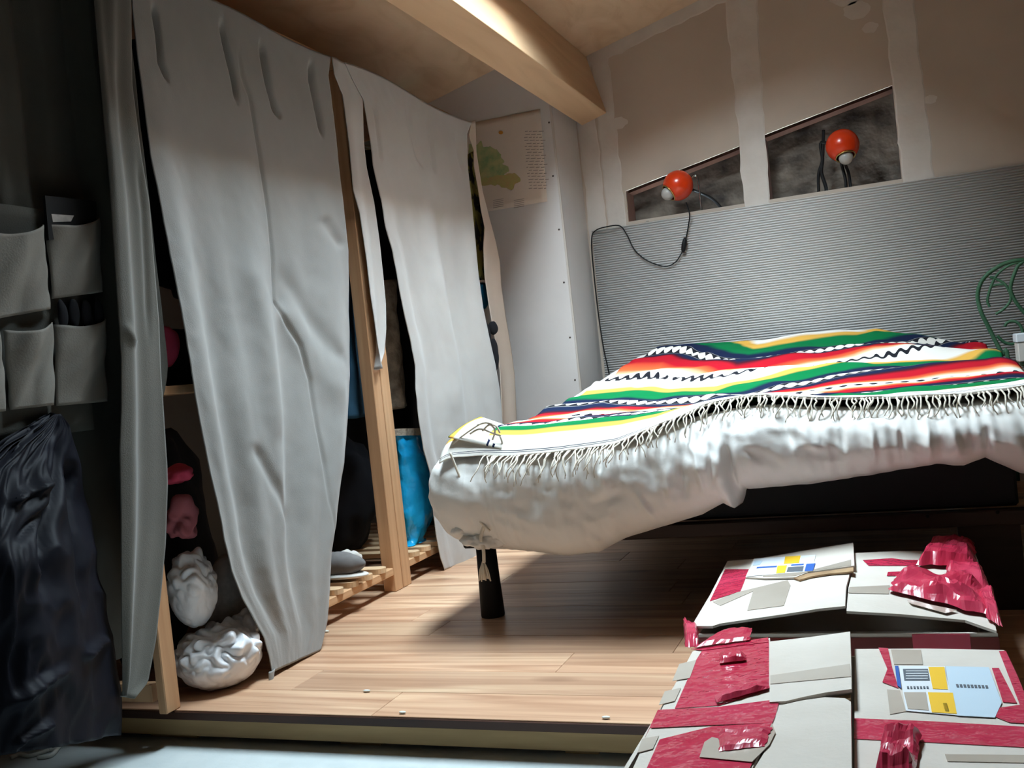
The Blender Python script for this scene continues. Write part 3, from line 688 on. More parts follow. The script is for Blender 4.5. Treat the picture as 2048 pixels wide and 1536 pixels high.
def cardbox(label, x, y, z0, z1, group=None):
    t = thing('cardboard_box', label, 'box', ((x[0]+x[1])/2, (y[0]+y[1])/2, z0)); w_ = .005
    box('box_wall', (x[0], x[1]), (y[0], y[0]+w_), (z0, z1), M_card, t); box('box_wall', (x[0], x[1]), (y[1]-w_, y[1]), (z0, z1), M_card, t)
    box('box_wall', (x[0], x[0]+w_), (y[0]+w_, y[1]-w_), (z0, z1), M_card, t); box('box_wall', (x[1]-w_, x[1]), (y[0]+w_, y[1]-w_), (z0, z1), M_card, t)
    box('box_bottom', (x[0]+w_, x[1]-w_), (y[0]+w_, y[1]-w_), (z0, z0+w_), M_card, t)
    return t
def quadplane(x0, z0, x1, z1, y=1.5):
    d = V((x1-x0, 0, z1-z0)); n = V((-d.z, 0, d.x)).normalized(); return (V((x0, y, z0)), n)
CRP = lambda pts: [(1260+x*.3848, 1060+y*.3848) for x, y in pts]
# far parcel, on the boards
fb = cardbox('flat cardboard parcel on the floorboards with bulging torn flaps and crumpled red tape', (-.348, .098), (1.608, 2.10), 0, .142)
PLf = quadplane(-.352, .153, -.118, .184); PRf = quadplane(-.116, .181, .102, .152)
plate('flap', [(1383, 1252), (1420, 1190), (1455, 1122), (1560, 1114), (1640, 1100), (1702, 1092), (1701, 1140), (1692, 1175), (1690, 1212), (1640, 1217), (1570, 1228), (1500, 1238), (1440, 1247), (1425, 1252)], PLf, M_card, fb, .004)
PLf2 = quadplane(-.352, .156, -.118, .190)
plate('torn_flap', CRP([(745, 135), (900, 108), (1160, 66), (1166, 185), (1050, 200), (925, 218), (860, 245), (700, 250), (600, 245), (640, 155)]), PLf2, M_card, fb, .003)
plate('flap', [(1709, 1106), (1800, 1102), (1950, 1104), (1975, 1180), (1993, 1262), (1930, 1240), (1800, 1228), (1693, 1222), (1697, 1175), (1706, 1140)], PRf, M_card, fb, .004)
plate('torn_edge', CRP([(850, 246), (925, 222), (1050, 206), (1160, 190), (1160, 212), (1040, 222), (940, 238), (880, 256)]), PLf2, M_cardin, fb, .003, up=-.001)
for pts in ([(495, 206), (620, 206), (575, 320), (415, 372)],): plate('red_tape', CRP(pts), PLf, M_redflat, fb, .0006, up=.001)
plate('clear_tape', CRP([(430, 375), (560, 325), (820, 262), (835, 290), (800, 395), (610, 420), (640, 320), (470, 395)]), PLf, M_ctape, fb, .0005, up=.0009)
plate('clear_tape', CRP([(700, 225), (960, 205), (1150, 155), (1150, 185), (930, 215), (860, 240), (690, 245)]), PLf2, M_ctape, fb, .0005, up=.0007)
plate('clear_tape', CRP([(1140, 300), (1350, 290), (1345, 335), (1135, 330)]), PRf, M_ctape, fb, .0005, up=.0012)
lb = plate('shipping_label', CRP([(645, 152), (965, 132), (950, 216), (608, 244)]), PLf2, M_label, fb, .0005, up=.0012)
for pts, m in [([(808, 142), (888, 137), (880, 174), (800, 180)], M_yel), ([(768, 190), (818, 187), (806, 226), (760, 230)], M_yel), ([(918, 180), (965, 177), (952, 215), (908, 218)], M_blue), ([(822, 197), (905, 192), (898, 219), (815, 222)], M_ink), ([(662, 196), (766, 190), (762, 197), (658, 203)], M_blue), ([(840, 183), (905, 179), (903, 186), (838, 190)], M_blue), ([(650, 165), (690, 163), (675, 185), (640, 187)], M_lblue)]:
    plate('label_print', CRP(pts), PLf2, m, lb, .0004, up=.0017)
plate('red_tape', CRP([(1210, 160), (1360, 150), (1420, 158), (1500, 160), (1500, 188), (1240, 188)]), PRf, M_redflat, fb, .0006, up=.0015)
plate('red_tape', CRP([(1340, 222), (1470, 216), (1480, 238), (1335, 242)]), PRf, M_redflat, fb, .0006, up=.0015)
crumple('crumpled_tape', CRP([(1490, 200), (1800, 210), (1790, 85), (1560, 100)]), PRf, .030, M_red, fb, seed=1)
crumple('crumpled_tape', CRP([(1640, 300), (1880, 350), (1830, 215), (1650, 190)]), PRf, .022, M_red, fb, seed=2)
crumple('crumpled_tape', CRP([(1345, 330), (1880, 470), (1820, 290), (1400, 250)]), PRf, .030, M_red, fb, seed=5, nu=30)
crumple('crumpled_tape', CRP([(1860, 480), (1935, 520), (1880, 310), (1810, 330)]), PRf, .016, M_red, fb, seed=6)
plate('clear_tape', CRP([(1440, 375), (1560, 400), (1700, 430), (1640, 445), (1460, 395)]), PRf, M_ctape, fb, .0005, up=.004)
# red tape on its front wall and corner
box('red_tape', (-.349, .099), (1.6065, 1.608), (.02, .136), M_brred, fb)
box('red_tape', (-.02, .06), (1.6055, 1.6066), (.03, .141), M_red, fb)
crumple('crumpled_tape', [(1372, 1300), (1400, 1300), (1395, 1255), (1368, 1243)], quadplane(-.352, .14, -.118, .14), .016, M_red, fb, 10, 10, seed=9)
# near parcel, on the concrete
nb = cardbox('taller cardboard parcel on the concrete with wide red tape and a yellow and blue label', (-.318, .095), (.96, 1.43), ZL, .163)
PLn = quadplane(-.32, .168, -.102, .185); PRn = quadplane(-.10, .169, .098, .169)
plate('flap', [(1385, 1303), (1400, 1297), (1540, 1276), (1540, 1405), (1575, 1403), (1556, 1425), (1548, 1470), (1520, 1500), (1495, 1560), (1255, 1560), (1300, 1462)], PLn, M_card, nb, .004)
PLn2 = quadplane(-.32, .168, -.102, .190)
plate('torn_flap', [(1539, 1283), (1620, 1274), (1700, 1263), (1702, 1320), (1703, 1378), (1650, 1385), (1610, 1393), (1572, 1402), (1539, 1404)], PLn2, M_card, nb, .004)
plate('torn_flap', [(1563, 1412), (1600, 1403), (1650, 1396), (1690, 1398), (1702, 1405), (1704, 1560), (1496, 1560), (1530, 1505), (1548, 1470), (1552, 1430)], PLn, M_card, nb, .004, up=.001)
plate('torn_edge', [(1575, 1406), (1610, 1395), (1700, 1382), (1700, 1392), (1650, 1393), (1600, 1402)], PLn, M_cardin, nb, .003, up=-.004)
plate('flap', [(1709, 1298), (1850, 1297), (2008, 1300), (2030, 1350), (2060, 1420), (2125, 1560), (1709, 1560)], PRn, M_card, nb, .004)
RT = [[(1404, 1303), (1538, 1281), (1538, 1378), (1440, 1412), (1350, 1418), (1392, 1322)], [(1316, 1422), (1438, 1416), (1560, 1400), (1552, 1432), (1545, 1448), (1425, 1452), (1300, 1458), (1290, 1478)], [(1320, 1482), (1425, 1456), (1545, 1449), (1541, 1475), (1520, 1500), (1490, 1560), (1285, 1560)]]
for i, pts in enumerate(RT): plate('red_tape', pts, PLn, M_redflat, nb, .0006, up=.001+.0005*i)
plate('red_tape', [(1382, 1300), (1420, 1295), (1537, 1277), (1537, 1286), (1405, 1303)], PLn, M_redflat, nb, .0006, up=.0018)
for pts in ([(1359, 1330), (1393, 1322), (1380, 1358), (1345, 1364)], [(1330, 1385), (1362, 1378), (1350, 1404), (1318, 1412)], [(1285, 1480), (1318, 1474), (1306, 1500), (1275, 1508)]):
    plate('clear_tape', pts, PLn, M_ctape, nb, .0005, up=.0016)
plate('clear_tape', [(1541, 1352), (1700, 1329), (1702, 1354), (1541, 1369)], PLn2, M_ctape, nb, .0005, up=.0009)
plate('clear_tape', [(1520, 1500), (1545, 1452), (1552, 1470), (1540, 1495), (1505, 1530), (1400, 1520), (1410, 1490), (1425, 1480)], PLn, M_ctape, nb, .0005, up=.0034)
crumple('crumpled_tape', [(1440, 1332), (1494, 1326), (1490, 1316), (1440, 1310)], PLn, .008, M_red, nb, 12, 8, seed=3, sc=2)
crumple('crumpled_tape', [(1435, 1412), (1540, 1382), (1538, 1370), (1430, 1398)], PLn, .007, M_red, nb, 16, 6, seed=4, sc=2)
crumple('crumpled_tape', [(1440, 1510), (1530, 1500), (1545, 1462), (1440, 1465)], PLn, .006, M_red, nb, 16, 10, seed=12, sc=2)
crumple('crumpled_tape', [(1390, 1300), (1500, 1285), (1505, 1262), (1450, 1264)], PLn, .006, M_red, nb, 16, 8, seed=14, sc=2)
plate('red_tape', [(1708, 1438), (1860, 1444), (2065, 1456), (2085, 1498), (1860, 1486), (1708, 1479)], PRn, M_redflat, nb, .0006, up=.001)
plate('red_tape', [(1998, 1304), (2012, 1304), (2036, 1355), (2064, 1425), (2075, 1450), (2020, 1447), (1992, 1436), (1996, 1418), (2040, 1412)], PRn, M_redflat, nb, .0006, up=.0014)
plate('red_tape', [(1757, 1297), (1776, 1298), (1784, 1335), (1797, 1378), (1765, 1366), (1775, 1340)], PRn, M_redflat, nb, .0006, up=.0014)
plate('red_tape', [(1984, 1338), (1998, 1338), (2034, 1408), (2006, 1406)], PRn, M_redflat, nb, .0006, up=.0014)
plate('clear_tape', [(1782, 1300), (1842, 1301), (1846, 1330), (1788, 1330)], PRn, M_ctape, nb, .0005, up=.0009)
plate('clear_tape', [(1774, 1380), (1800, 1382), (1812, 1424), (1780, 1430)], PRn, M_ctape, nb, .0005, up=.0009)
plate('clear_tape', [(1890, 1510), (2090, 1512), (2095, 1528), (1895, 1524)], PRn, M_ctape, nb, .0005, up=.0009)
lb = plate('shipping_label', [(1798, 1334), (1890, 1335), (1894, 1360), (1915, 1433), (1812, 1424)], PRn, M_label, nb, .0005, up=.0016)
plate('shipping_label', [(1891, 1335), (1978, 1337), (2004, 1408), (1990, 1438), (1914, 1434), (1900, 1385)], PRn, M_lblue, nb, .0005, up=.0018)
for pts, m in [([(1806, 1341), (1856, 1341), (1860, 1364), (1809, 1364)], M_ink), ([(1857, 1337), (1889, 1337), (1896, 1382), (1866, 1381)], M_yel), ([(1856, 1388), (1906, 1389), (1914, 1431), (1864, 1428)], M_yel), ([(1808, 1388), (1852, 1388), (1858, 1424), (1816, 1421)], M_ctape), ([(1886, 1410), (1894, 1410), (1899, 1427), (1891, 1427)], M_lblue), ([(1790, 1335), (1797, 1335), (1803, 1380), (1795, 1374)], M_blue)]:
    plate('label_print', pts, PRn, m, lb, .0004, up=.0022)
for i in range(7): plate('label_print', [(1814+i*6.5, 1376), (1818+i*6.5, 1376), (1819+i*6.5, 1381), (1815+i*6.5, 1381)], PRn, M_ink, lb, .0004, up=.0022)
for i in range(4): plate('label_print', [(1812, 1345+i*5), (1856, 1345+i*5), (1856, 1346.5+i*5), (1812, 1346.5+i*5)], PRn, M_label, lb, .0004, up=.0026)
for i in range(9): plate('label_print', [(1912+i*7.3, 1372+i*.3), (1917+i*7.3, 1372+i*.3), (1919+i*7.3, 1378+i*.3), (1914+i*7.3, 1378+i*.3)], PRn, M_ink, lb, .0004, up=.0024)
crumple('crumpled_tape', [(1752, 1560), (1830, 1560), (1842, 1478), (1770, 1478)], PRn, .022, M_red, nb, 16, 14, seed=8, sc=1.5)
tag(bpy.data.objects[nb.name])
#PART4
# ------------------------------------------------------------------ pine shelving along the left wall
ZT = 1.525; XFp = -1.402; XBk = -1.88
def shelf_unit(label, y0, y1, boards, slat_z, pw0=.044, thin=False, name='shelf_unit', rail=False):
    t = thing(name, label, 'shelving', ((XFp+XBk)/2, (y0+y1)/2, 0), 'pine shelving units behind the curtains')
    for yy in (y0, y1-pw0):
        box('post', (XFp-.02 if thin and yy == y0 else XFp-.04, XFp), (yy, yy+pw0), (0, ZT-.02), M_postz, t, bev=.002)
        box('post', (XBk, XBk+.04), (yy, yy+pw0), (0, ZT-.02), M_postz, t, bev=.002)
        for z in (.02, 1.40): box('rung', (XBk+.04, XFp-.04), (yy+.01, yy+pw0-.01), (z, z+.035), M_postz, t)
    for z in boards: box('shelf_board', (XBk, XFp-.001), (y0+pw0+.001, y1-pw0-.001), (z-.018, z), M_posty, t, bev=.001)
    box('top_board', (XBk, XFp+.004), (y0, y1), (ZT-.019, ZT), M_posty, t, bev=.001)
    if slat_z:
        box('slat_rail', (XFp-.022, XFp-.001), (y0+pw0+.001, y1-pw0-.001), (slat_z-.022, slat_z-.001), M_posty, t, bev=.002)
        box('slat_rail', (XBk, XBk+.02), (y0+pw0+.001, y1-pw0-.001), (slat_z-.022, slat_z-.001), M_posty, t, bev=.002)
        y = y0+pw0+.03; src = None
        while y < y1-pw0-.055:
            if src is None:
                pts = [(XFp-.012+.022*math.sin(a)*.9, .021*math.cos(a)*-1+.021) for a in [k*math.pi/8 for k in range(9)]]+[(XBk+.005, .042), (XBk+.005, 0)]
                src = extr('slat', [(px_, py_, 0) for px_, py_ in pts], (0, 0, .014), M_postx, t); src.location = (0, y, slat_z)
            else:
                c = src.copy(); link(c, t); c.location = (0, y, slat_z)
            y += .078
    if rail: tube('hanging_rail', [(-1.66, y0+pw0, 1.42), (-1.66, y1-pw0, 1.42)], .012, M_chrome, t, 12)
    return t
M_postx = woodmat('pine slat', [srgb(206, 170, 130), srgb(226, 192, 154)], 'x', rough=.6, knots=False)
shelf_unit('pine shelf unit beside the shade-toned curtain with plank shelves', 1.560, 2.06, (.645,), None, .042, thin=True)
shelf_unit('pine unit between the other two with a slatted bottom shelf and teal garment', 2.062, 2.577, (), .070, rail=True)
shelf_unit('pine unit holding the bright blue bag on its slatted shelf', 2.582, 3.36, (), .072, pw0=.05, rail=True)

# ------------------------------------------------------------------ curtains
def curtain(name, L, R, xf, nu, nv, m, creases=(), fold=None, parent=None, thick=.0022, topfn=None):
    pre = []
    for c in creases: pre.append((c[0], c[1], c[2], min(p[0] for p in c[0])-4*c[1], max(p[0] for p in c[0])+4*c[1], min(p[1] for p in c[0])-4*c[1], max(p[1] for p in c[0])+4*c[1]))
    def f(s, t):
        l = polyat(L, t); r = polyat(R, t); px_, py_ = lerp(l[0], r[0], s), lerp(l[1], r[1], s)
        if topfn: py_ += topfn(s)*(1-t)**6
        p = at(px_, py_, 'x', xf(s, t))
        d = fold(s, t, p) if fold else 0
        for pl, wd, dep, xa, xb, ya, yb in pre:
            if xa < px_ < xb and ya < py_ < yb:
                n = len(pl)-1; best = 1e9; bt = 0
                for i in range(n):
                    q, tt = segd((px_, py_), pl[i], pl[i+1])
                    if q < best: best = q; bt = (i+tt)/n
                d += dep*math.exp(-(best/wd)**2)*sstep(0, .2, bt)*sstep(1, .75, bt)
        p.x += d; return p
    return grid(name, f, nu, nv, m, parent, thick=thick)
# curtain A : the widest
LA = [(258, -75), (266, 20), (274, 100), (286, 190), (300, 310), (318, 400), (330, 470), (350, 580), (368, 680), (385, 780), (400, 860), (418, 950), (432, 1010), (445, 1080), (460, 1140), (482, 1195), (508, 1240), (528, 1275), (538, 1310), (545, 1345)]
RA = [(662, 113), (657, 150), (669, 242), (679, 337), (690, 418), (700, 500), (702, 560), (703, 620), (706, 660), (708, 750), (705, 810), (701, 870), (696, 925), (687, 984), (681, 1050), (672, 1103), (664, 1190), (657, 1241), (642, 1300)]
CA = [([(440, 30), (452, 90), (462, 130), (470, 165), (476, 215)], 4, -.024), ([(486, 55), (478, 110), (484, 150), (500, 190), (512, 260), (524, 330), (540, 420), (552, 520), (556, 600), (580, 650), (600, 690), (620, 760), (632, 850), (645, 930), (652, 1000), (664, 1060), (668, 1110)], 3.0, -.007),
      ([(520, 68), (530, 130), (540, 180), (550, 215), (562, 240)], 4, -.024), ([(622, 110), (624, 160), (632, 200), (640, 240), (648, 282)], 4, -.024), ([(305, 0), (318, 70), (322, 125), (340, 168)], 4, -.022),
      ([(556, 600), (592, 650), (640, 740), (690, 830)], 22, .010), ([(560, 520), (610, 620), (660, 700), (700, 740)], 14, -.008), ([(640, 430), (665, 470), (690, 500)], 12, -.010), ([(500, 880), (545, 970), (590, 1060)], 10, -.009),
      ([(478, 480), (520, 640), (545, 800), (560, 900)], 20, .009)]
def fA(s, t, p):
    a = sstep(.1, .55, t)
    a *= 1-.95*sstep(.8, 1, t)
    return a*(.012*math.sin(s*15+t*1.2+.6)+.006*math.sin(s*31-t*2.5)) + .004*noise.noise(V((s*9, t*5, 1)))*a + .0010*noise.noise(V((s*22, t*40, 4)))
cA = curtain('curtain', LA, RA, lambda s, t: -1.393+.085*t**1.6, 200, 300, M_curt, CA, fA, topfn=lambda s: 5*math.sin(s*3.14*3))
tag(cA, 'widest pale cotton curtain, pinned up with top pleats, hanging in front of the shelving', 'curtain', 'cotton curtains over the shelving')
hem = [at(x, y, 'x', -1.393+.086) for x, y in ((545, 1340), (543, 1360), (541, 1384))]
def hemf(u, v):
    p = hem[0].lerp(hem[2], v); return p+V((.004*math.sin(u*3), .022*(u-.6)*(1-.6*v), 0))
grid('hem_corner', hemf, 8, 10, M_curt, cA, thick=.002)
# curtain B : strip and main panel
LB1 = [(663, 113), (668, 150), (684, 190), (696, 290), (703, 381), (715, 425), (728, 520), (735, 590), (742, 640), (748, 690), (756, 738)]
RB1 = [(690, 124), (706, 160), (727, 198), (730, 290), (735, 334), (750, 405), (760, 478), (768, 560), (772, 610), (772, 660), (768, 705), (757, 739)]
cB1 = curtain('curtain', LB1, RB1, lambda s, t: -1.388+.004*math.sin(s*3), 24, 90, M_curtlit, (), lambda s, t, p: .010*math.sin(s*5+.5+t)*(.3+t))
tag(cB1, 'narrow pointed strip of pale curtain beside the double posts', 'curtain', 'cotton curtains over the shelving')
LB2 = [(690, 124), (706, 160), (727, 198), (734, 240), (742, 290), (746, 334), (762, 405), (769, 455), (783, 505), (798, 591), (808, 640), (818, 680), (828, 735), (829, 780), (835, 839), (845, 900), (858, 945), (865, 1020), (872, 1074), (881, 1118), (889, 1141)]
RB2 = [(944, 244), (934, 268), (936, 337), (943, 405), (949, 480), (953, 540), (962, 615), (974, 675), (986, 729), (995, 780), (1000, 840), (1004, 900), (1005, 960), (1004, 1020), (1002, 1105)]
CB = [([(742, 175), (752, 230), (760, 300), (762, 330)], 3.2, -.008), ([(812, 195), (822, 260), (836, 315), (850, 340)], 3.2, -.008), ([(852, 215), (862, 280), (868, 330), (874, 350)], 3.2, -.008), ([(912, 265), (918, 310), (928, 350)], 3.5, -.009), ([(860, 470), (880, 620), (900, 760), (905, 860)], 16, .008), ([(870, 330), (885, 480), (925, 700), (940, 860)], 14, -.007)]
def fB(s, t, p): 
    a = sstep(.05, .5, t)*(1-.6*sstep(.75, 1, t)); return a*(.009*math.sin(s*13+1+t)+.004*math.sin(s*29-t*2))+.0010*noise.noise(V((s*22, t*40, 9)))
cB2 = curtain('curtain', LB2, RB2, lambda s, t: -1.390+.018*t+.03*s*t*t, 110, 220, M_curtlit, CB, fB, topfn=lambda s: 6*math.sin(s*3.14*2.0)*-1)
tag(cB2, 'brightly lit pale curtain hanging between the double posts and the map poster wall', 'curtain', 'cotton curtains over the shelving')
LE = [(943, 244), (938, 270), (948, 300), (948, 330), (957, 382), (962, 421), (969, 455), (966, 490), (968, 551), (976, 610), (984, 660), (992, 700), (998, 744), (1004, 850), (1008, 930)]
RE = [(951, 240), (953, 304), (965, 382), (978, 434), (990, 480), (999, 525), (1001, 570), (1010, 636), (1019, 690), (1027, 750), (1031, 840), (1033, 930)]
cE = curtain('curtain', LE, RE, lambda s, t: -1.420-.02*s, 20, 110, M_curtp, (), lambda s, t, p: .008*math.sin(s*6+t*3)*t)
tag(cE, 'thin cream edge of curtain hanging next to the map poster', 'curtain', 'cotton curtains over the shelving')
LC = [(180, -110), (190, 50), (203, 254), (213, 372), (222, 520), (230, 640), (235, 720), (235, 820), (232, 900), (235, 1040), (236, 1231), (238, 1390)]
RC = [(258, -90), (262, 0), (264, 169), (281, 305), (298, 406), (306, 509), (317, 644), (320, 735), (326, 830), (332, 930), (333, 968), (328, 1088), (319, 1178), (307, 1280), (290, 1365), (264, 1396)]
cC = curtain('curtain', LC, RC, lambda s, t: -1.364+.010*math.sin(s*3.14), 50, 160, M_curtdim, [([(276, 300), (290, 420), (298, 560), (304, 700)], 4, -.005), ([(236, 650), (262, 680), (285, 690)], 9, .006)], lambda s, t, p: .012*math.sin(s*6+.3+t*.6)*sstep(.02, .3, t)+.002*math.sin(s*15+t*4))
tag(cC, 'cotton curtain coloured dark for shade, hanging beside the hanging organiser', 'curtain', 'cotton curtains over the shelving')
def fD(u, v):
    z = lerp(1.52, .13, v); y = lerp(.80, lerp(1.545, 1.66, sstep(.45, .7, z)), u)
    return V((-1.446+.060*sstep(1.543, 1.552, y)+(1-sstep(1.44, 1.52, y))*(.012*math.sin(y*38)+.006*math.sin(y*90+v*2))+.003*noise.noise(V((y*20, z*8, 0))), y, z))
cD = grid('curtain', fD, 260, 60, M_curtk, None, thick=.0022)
tag(cD, 'dark curtain with shade put into its colour, hanging behind the pocket organiser', 'curtain', 'cotton curtains over the shelving')
tag(tube('curtain_rod', [(-1.446, .70, 1.528), (-1.446, 1.558, 1.528)], .009, M_postz, None, 12), 'thin wooden rod carrying the dark curtain', 'rod')

# ------------------------------------------------------------------ pocket organiser
og = thing('pocket_organiser', 'grey cloth pocket organiser hanging on the dark curtain', 'organiser', (-1.42, 1.4, .6))
def ogb(u, v):
    y = lerp(1.02, 1.485-.01*v, u); z = lerp(.985, .575, v); return V((-1.421+.002*math.sin(u*20), y, z))
grid('backing', ogb, 30, 20, M_curtk, og, thick=.002)
def pocket(q4, seed, bulge=.022):
    c = [at(x, y, 'x', -1.414) for x, y in q4]   # tl, tr, br, bl
    def f(u, v):
        p = c[0].lerp(c[1], u).lerp(c[3].lerp(c[2], u), v)
        e = math.sin(math.pi*u)**.6; sag = .010*math.sin(math.pi*u)*(1-v)
        p.x += bulge*e*(.9-.55*v)+.006*noise.noise(V((u*4+v*3, v*2, seed)))+.007*math.sin(u*7+v*5+seed)*(1-abs(2*u-1))
        p.z -= sag; return p
    return grid('pocket', f, 26, 26, M_org, og, thick=.002)
pocket([(91, 449), (199, 435), (206, 584), (104, 598)], 1); pocket([(107, 649), (210, 637), (215, 803), (113, 812)], 2)
pocket([(-30, 466), (87, 449), (101, 618), (-20, 640)], 3); pocket([(6, 660), (105, 644), (108, 810), (20, 820)], 4); pocket([(-110, 680), (0, 662), (12, 822), (-100, 838)], 5)
fo = [at(x, y, 'x', -1.4075) for x, y in ((90, 391), (192, 402), (194, 468), (98, 480))]
fd = extr('folder', fo, (-.006, 0, 0), M_black); tag(fd, 'black folder sticking out of the upper organiser pocket', 'folder')
extr('pale_patch', [at(x, y, 'x', -1.4069) for x, y in ((103, 428), (148, 431), (142, 443), (106, 444))], (-.0005, 0, 0), M_greymesh, fd)
for i, (x, y, w_, h_) in enumerate([(124, 622, .011, .028), (147, 620, .012, .03), (172, 622, .012, .028), (197, 622, .011, .028)]):
    p = at(x, y, 'x', -1.4085)
    tag(blob('black_glove', p-V((0, 0, .006)), (.006, w_, h_), M_blackfab, None, amp=.3, sc=30, sub=3, seed=i), 'crumpled black glove poking out of the lower organiser pocket', 'glove', 'black gloves in the lower pocket')

# ------------------------------------------------------------------ dark bag hanging below the organiser
LF = [(112, 828), (60, 860), (0, 890), (-60, 940), (-100, 1100), (-120, 1300), (-120, 1530)]
RF = [(122, 828), (138, 850), (152, 920), (166, 980), (180, 1060), (196, 1140), (212, 1230), (224, 1300), (232, 1380), (234, 1470)]
cF = [([(118, 840), (112, 950), (95, 1050), (82, 1250)], 9, -.022), ([(128, 900), (150, 1050), (165, 1250)], 8, -.02), ([(0, 1010), (50, 985), (100, 960)], 10, .02), ([(30, 1090), (70, 1040), (100, 1010)], 8, -.015), ([(150, 1320), (190, 1290), (215, 1275)], 8, .018), ([(0, 1420), (70, 1370), (140, 1330)], 12, .02), ([(10, 1500), (70, 1460), (100, 1440)], 8, .018)]
bgF = curtain('hanging_bag', LF, RF, lambda s, t: -1.40+.13*math.sin(math.pi*min(1, max(0, s)))**.7*sstep(0, .5, t), 70, 110, M_navy, cF, lambda s, t, p: .016*noise.noise(V((s*7, t*5, 3)))*sstep(0, .1, t)+.010*(1-2*abs(noise.noise(V((s*10+t*3, t*7, 6)))))*sstep(0, .1, t), thick=.012)
tag(bgF, 'large dark navy shiny bag hanging below the pocket organiser', 'bag')

# ------------------------------------------------------------------ things on the shelves
def g(label, cat, L, R, X, m, name, nu=24, nv=40, amp=.012, fr=9, thick=.012, seed=0, group=None):
    o = curtain(name, L, R, lambda s, t: X+.02*math.sin(math.pi*s), nu, nv, m, (), lambda s, t, p: amp*math.sin(s*fr+seed+t*1.5)+amp*.5*noise.noise(V((s*5, t*6, seed))), thick=thick)
    return tag(o, label, cat, group)
g('dark teal garment hanging between the widest curtain and the post', 'garment', [(640, 480), (650, 700), (660, 842)], [(700, 480), (725, 700), (748, 832)], -1.50, M_teal, 'hanging_garment', seed=1)
g('beige fleece garment with ragged hem hanging beside the narrow curtain strip', 'garment', [(745, 560), (765, 690), (782, 822)], [(800, 560), (808, 690), (815, 812)], -1.52, M_beige, 'hanging_garment', seed=2, amp=.016)
g('long black coat hanging behind the beige fleece garment', 'garment', [(700, 300), (740, 480), (780, 700), (785, 862)], [(800, 300), (830, 480), (870, 700), (880, 862)], -1.60, M_blackfab, 'hanging_garment', seed=3)
g('dark coat hanging behind the slit at the widest curtain edge', 'garment', [(560, 300), (600, 600), (640, 930)], [(690, 300), (716, 600), (745, 930)], -1.80, M_blackfab, 'hanging_garment', seed=4)
g('long black cloth added to darken the slit beside the shade-toned curtain, above the clothes heap', 'garment', [(262, 80), (280, 300), (300, 560)], [(348, 80), (362, 300), (380, 600)], -1.56, M_blackfab, 'hanging_garment', seed=8)  # black sheet added so the gap between the curtains reads as shade
g('mottled olive and black jacket glimpsed past the lit curtain edge', 'garment', [(925, 320), (932, 430), (945, 560)], [(950, 300), (966, 430), (972, 560)], -1.472, M_camo, 'hanging_garment', seed=5, amp=.004, thick=.006)
p = at(966, 590, 'x', -1.478); tag(blob('teal_hat', p, (.025, .045, .055), M_tealb, None, amp=.4, sc=22, seed=4), 'teal blue knitted hat peeking out past the lit curtain edge', 'hat')
bb = thing('black_pouch', 'black lobed pouch sticking out past the lit curtain edge', 'pouch', at(985, 700, 'x', -1.405))
blob('pouch_lobe', at(986, 656, 'x', -1.394), (.010, .040, .026), M_blackfab, bb, amp=.15, sc=20, seed=1); blob('pouch_lobe', at(988, 708, 'x', -1.394), (.010, .040, .058), M_blackfab, bb, amp=.15, sc=20, seed=2)
blob('pouch_lobe', at(974, 675, 'x', -1.396), (.009, .034, .06), M_blackfab, bb, amp=.15, sc=20, seed=3)
# blue bag
Lb = [(790, 866), (796, 900), (803, 960), (806, 1020), (812, 1060), (818, 1080), (812, 1098)]
Rb = [(848, 868), (856, 920), (862, 960), (858, 1010), (850, 1050), (838, 1072), (850, 1088)]
bbag = thing('plastic_bag', 'bright blue plastic bag standing on the slatted shelf', 'bag', (-1.48, 2.75, .086))
def bagf(u, v):
    l = polyat(Lb, v); r = polyat(Rb, v); a = 2*math.pi*u
    s = .5-.5*math.cos(a); p = at(lerp(l[0], r[0], s), lerp(l[1], r[1], s), 'x', -1.47)
    p.x += .05*math.sin(a)*(.4+.6*math.sin(math.pi*min(v*1.05, 1)))+.008*noise.noise(V((s*5, v*7, math.sin(a))))+.006*(1-2*abs(noise.noise(V((s*7, v*10, 2)))))
    p.z = max(p.z, .088); return p
grid('bag_body', bagf, 40, 40, M_cyan, bbag)
def cuff(u, v):
    a = 2*math.pi*u; s = .5-.5*math.cos(a); p = at(lerp(788, 850, s), lerp(858, 872, v), 'x', -1.47); p.x += .03*math.sin(a); return p
grid('bag_rim', cuff, 30, 4, M_beige, bbag)
p = at(858, 1040, 'x', -1.56); tag(blob('dark_bundle', p+V((-.02, .05, 0)), (.05, .07, .10), M_navy, None, amp=.25, sc=14, seed=8, flat=.093), 'dark blue bundle on the slatted shelf behind the blue bag', 'bundle')
# black sacks, shoe, white cloth
p = at(728, 1030, 'x', -1.60); tag(blob('black_sack', (-1.66, p.y, .26), (.085, .14, .19), M_blackfab, None, amp=.25, sc=9, seed=2, flat=.088), 'bulky black sack on the slatted shelf under the teal garment', 'sack')
sh = thing('sneaker', 'grey sneaker with pale sole on the slatted shelf', 'shoe', (-1.47, 2.26, .085))
pS = at(682, 1128, 'x', -1.45)
blob('shoe_upper', (-1.46, pS.y, .125), (.085, .036, .036), M_greyshoe, sh, amp=.15, sc=14, flat=.104, seed=1)
blob('shoe_sole', (-1.46, pS.y, .097), (.092, .04, .0105), M_sole, sh, amp=.03, flat=.087, seed=1)
pc_ = at(705, 1120, 'x', -1.47); tag(blob('white_cloth', (pc_.x, pc_.y, .120), (.03, .022, .03), M_sole, None, amp=.5, sc=30, flat=.087, seed=4), 'small crumpled white cloth beside the grey sneaker', 'cloth')
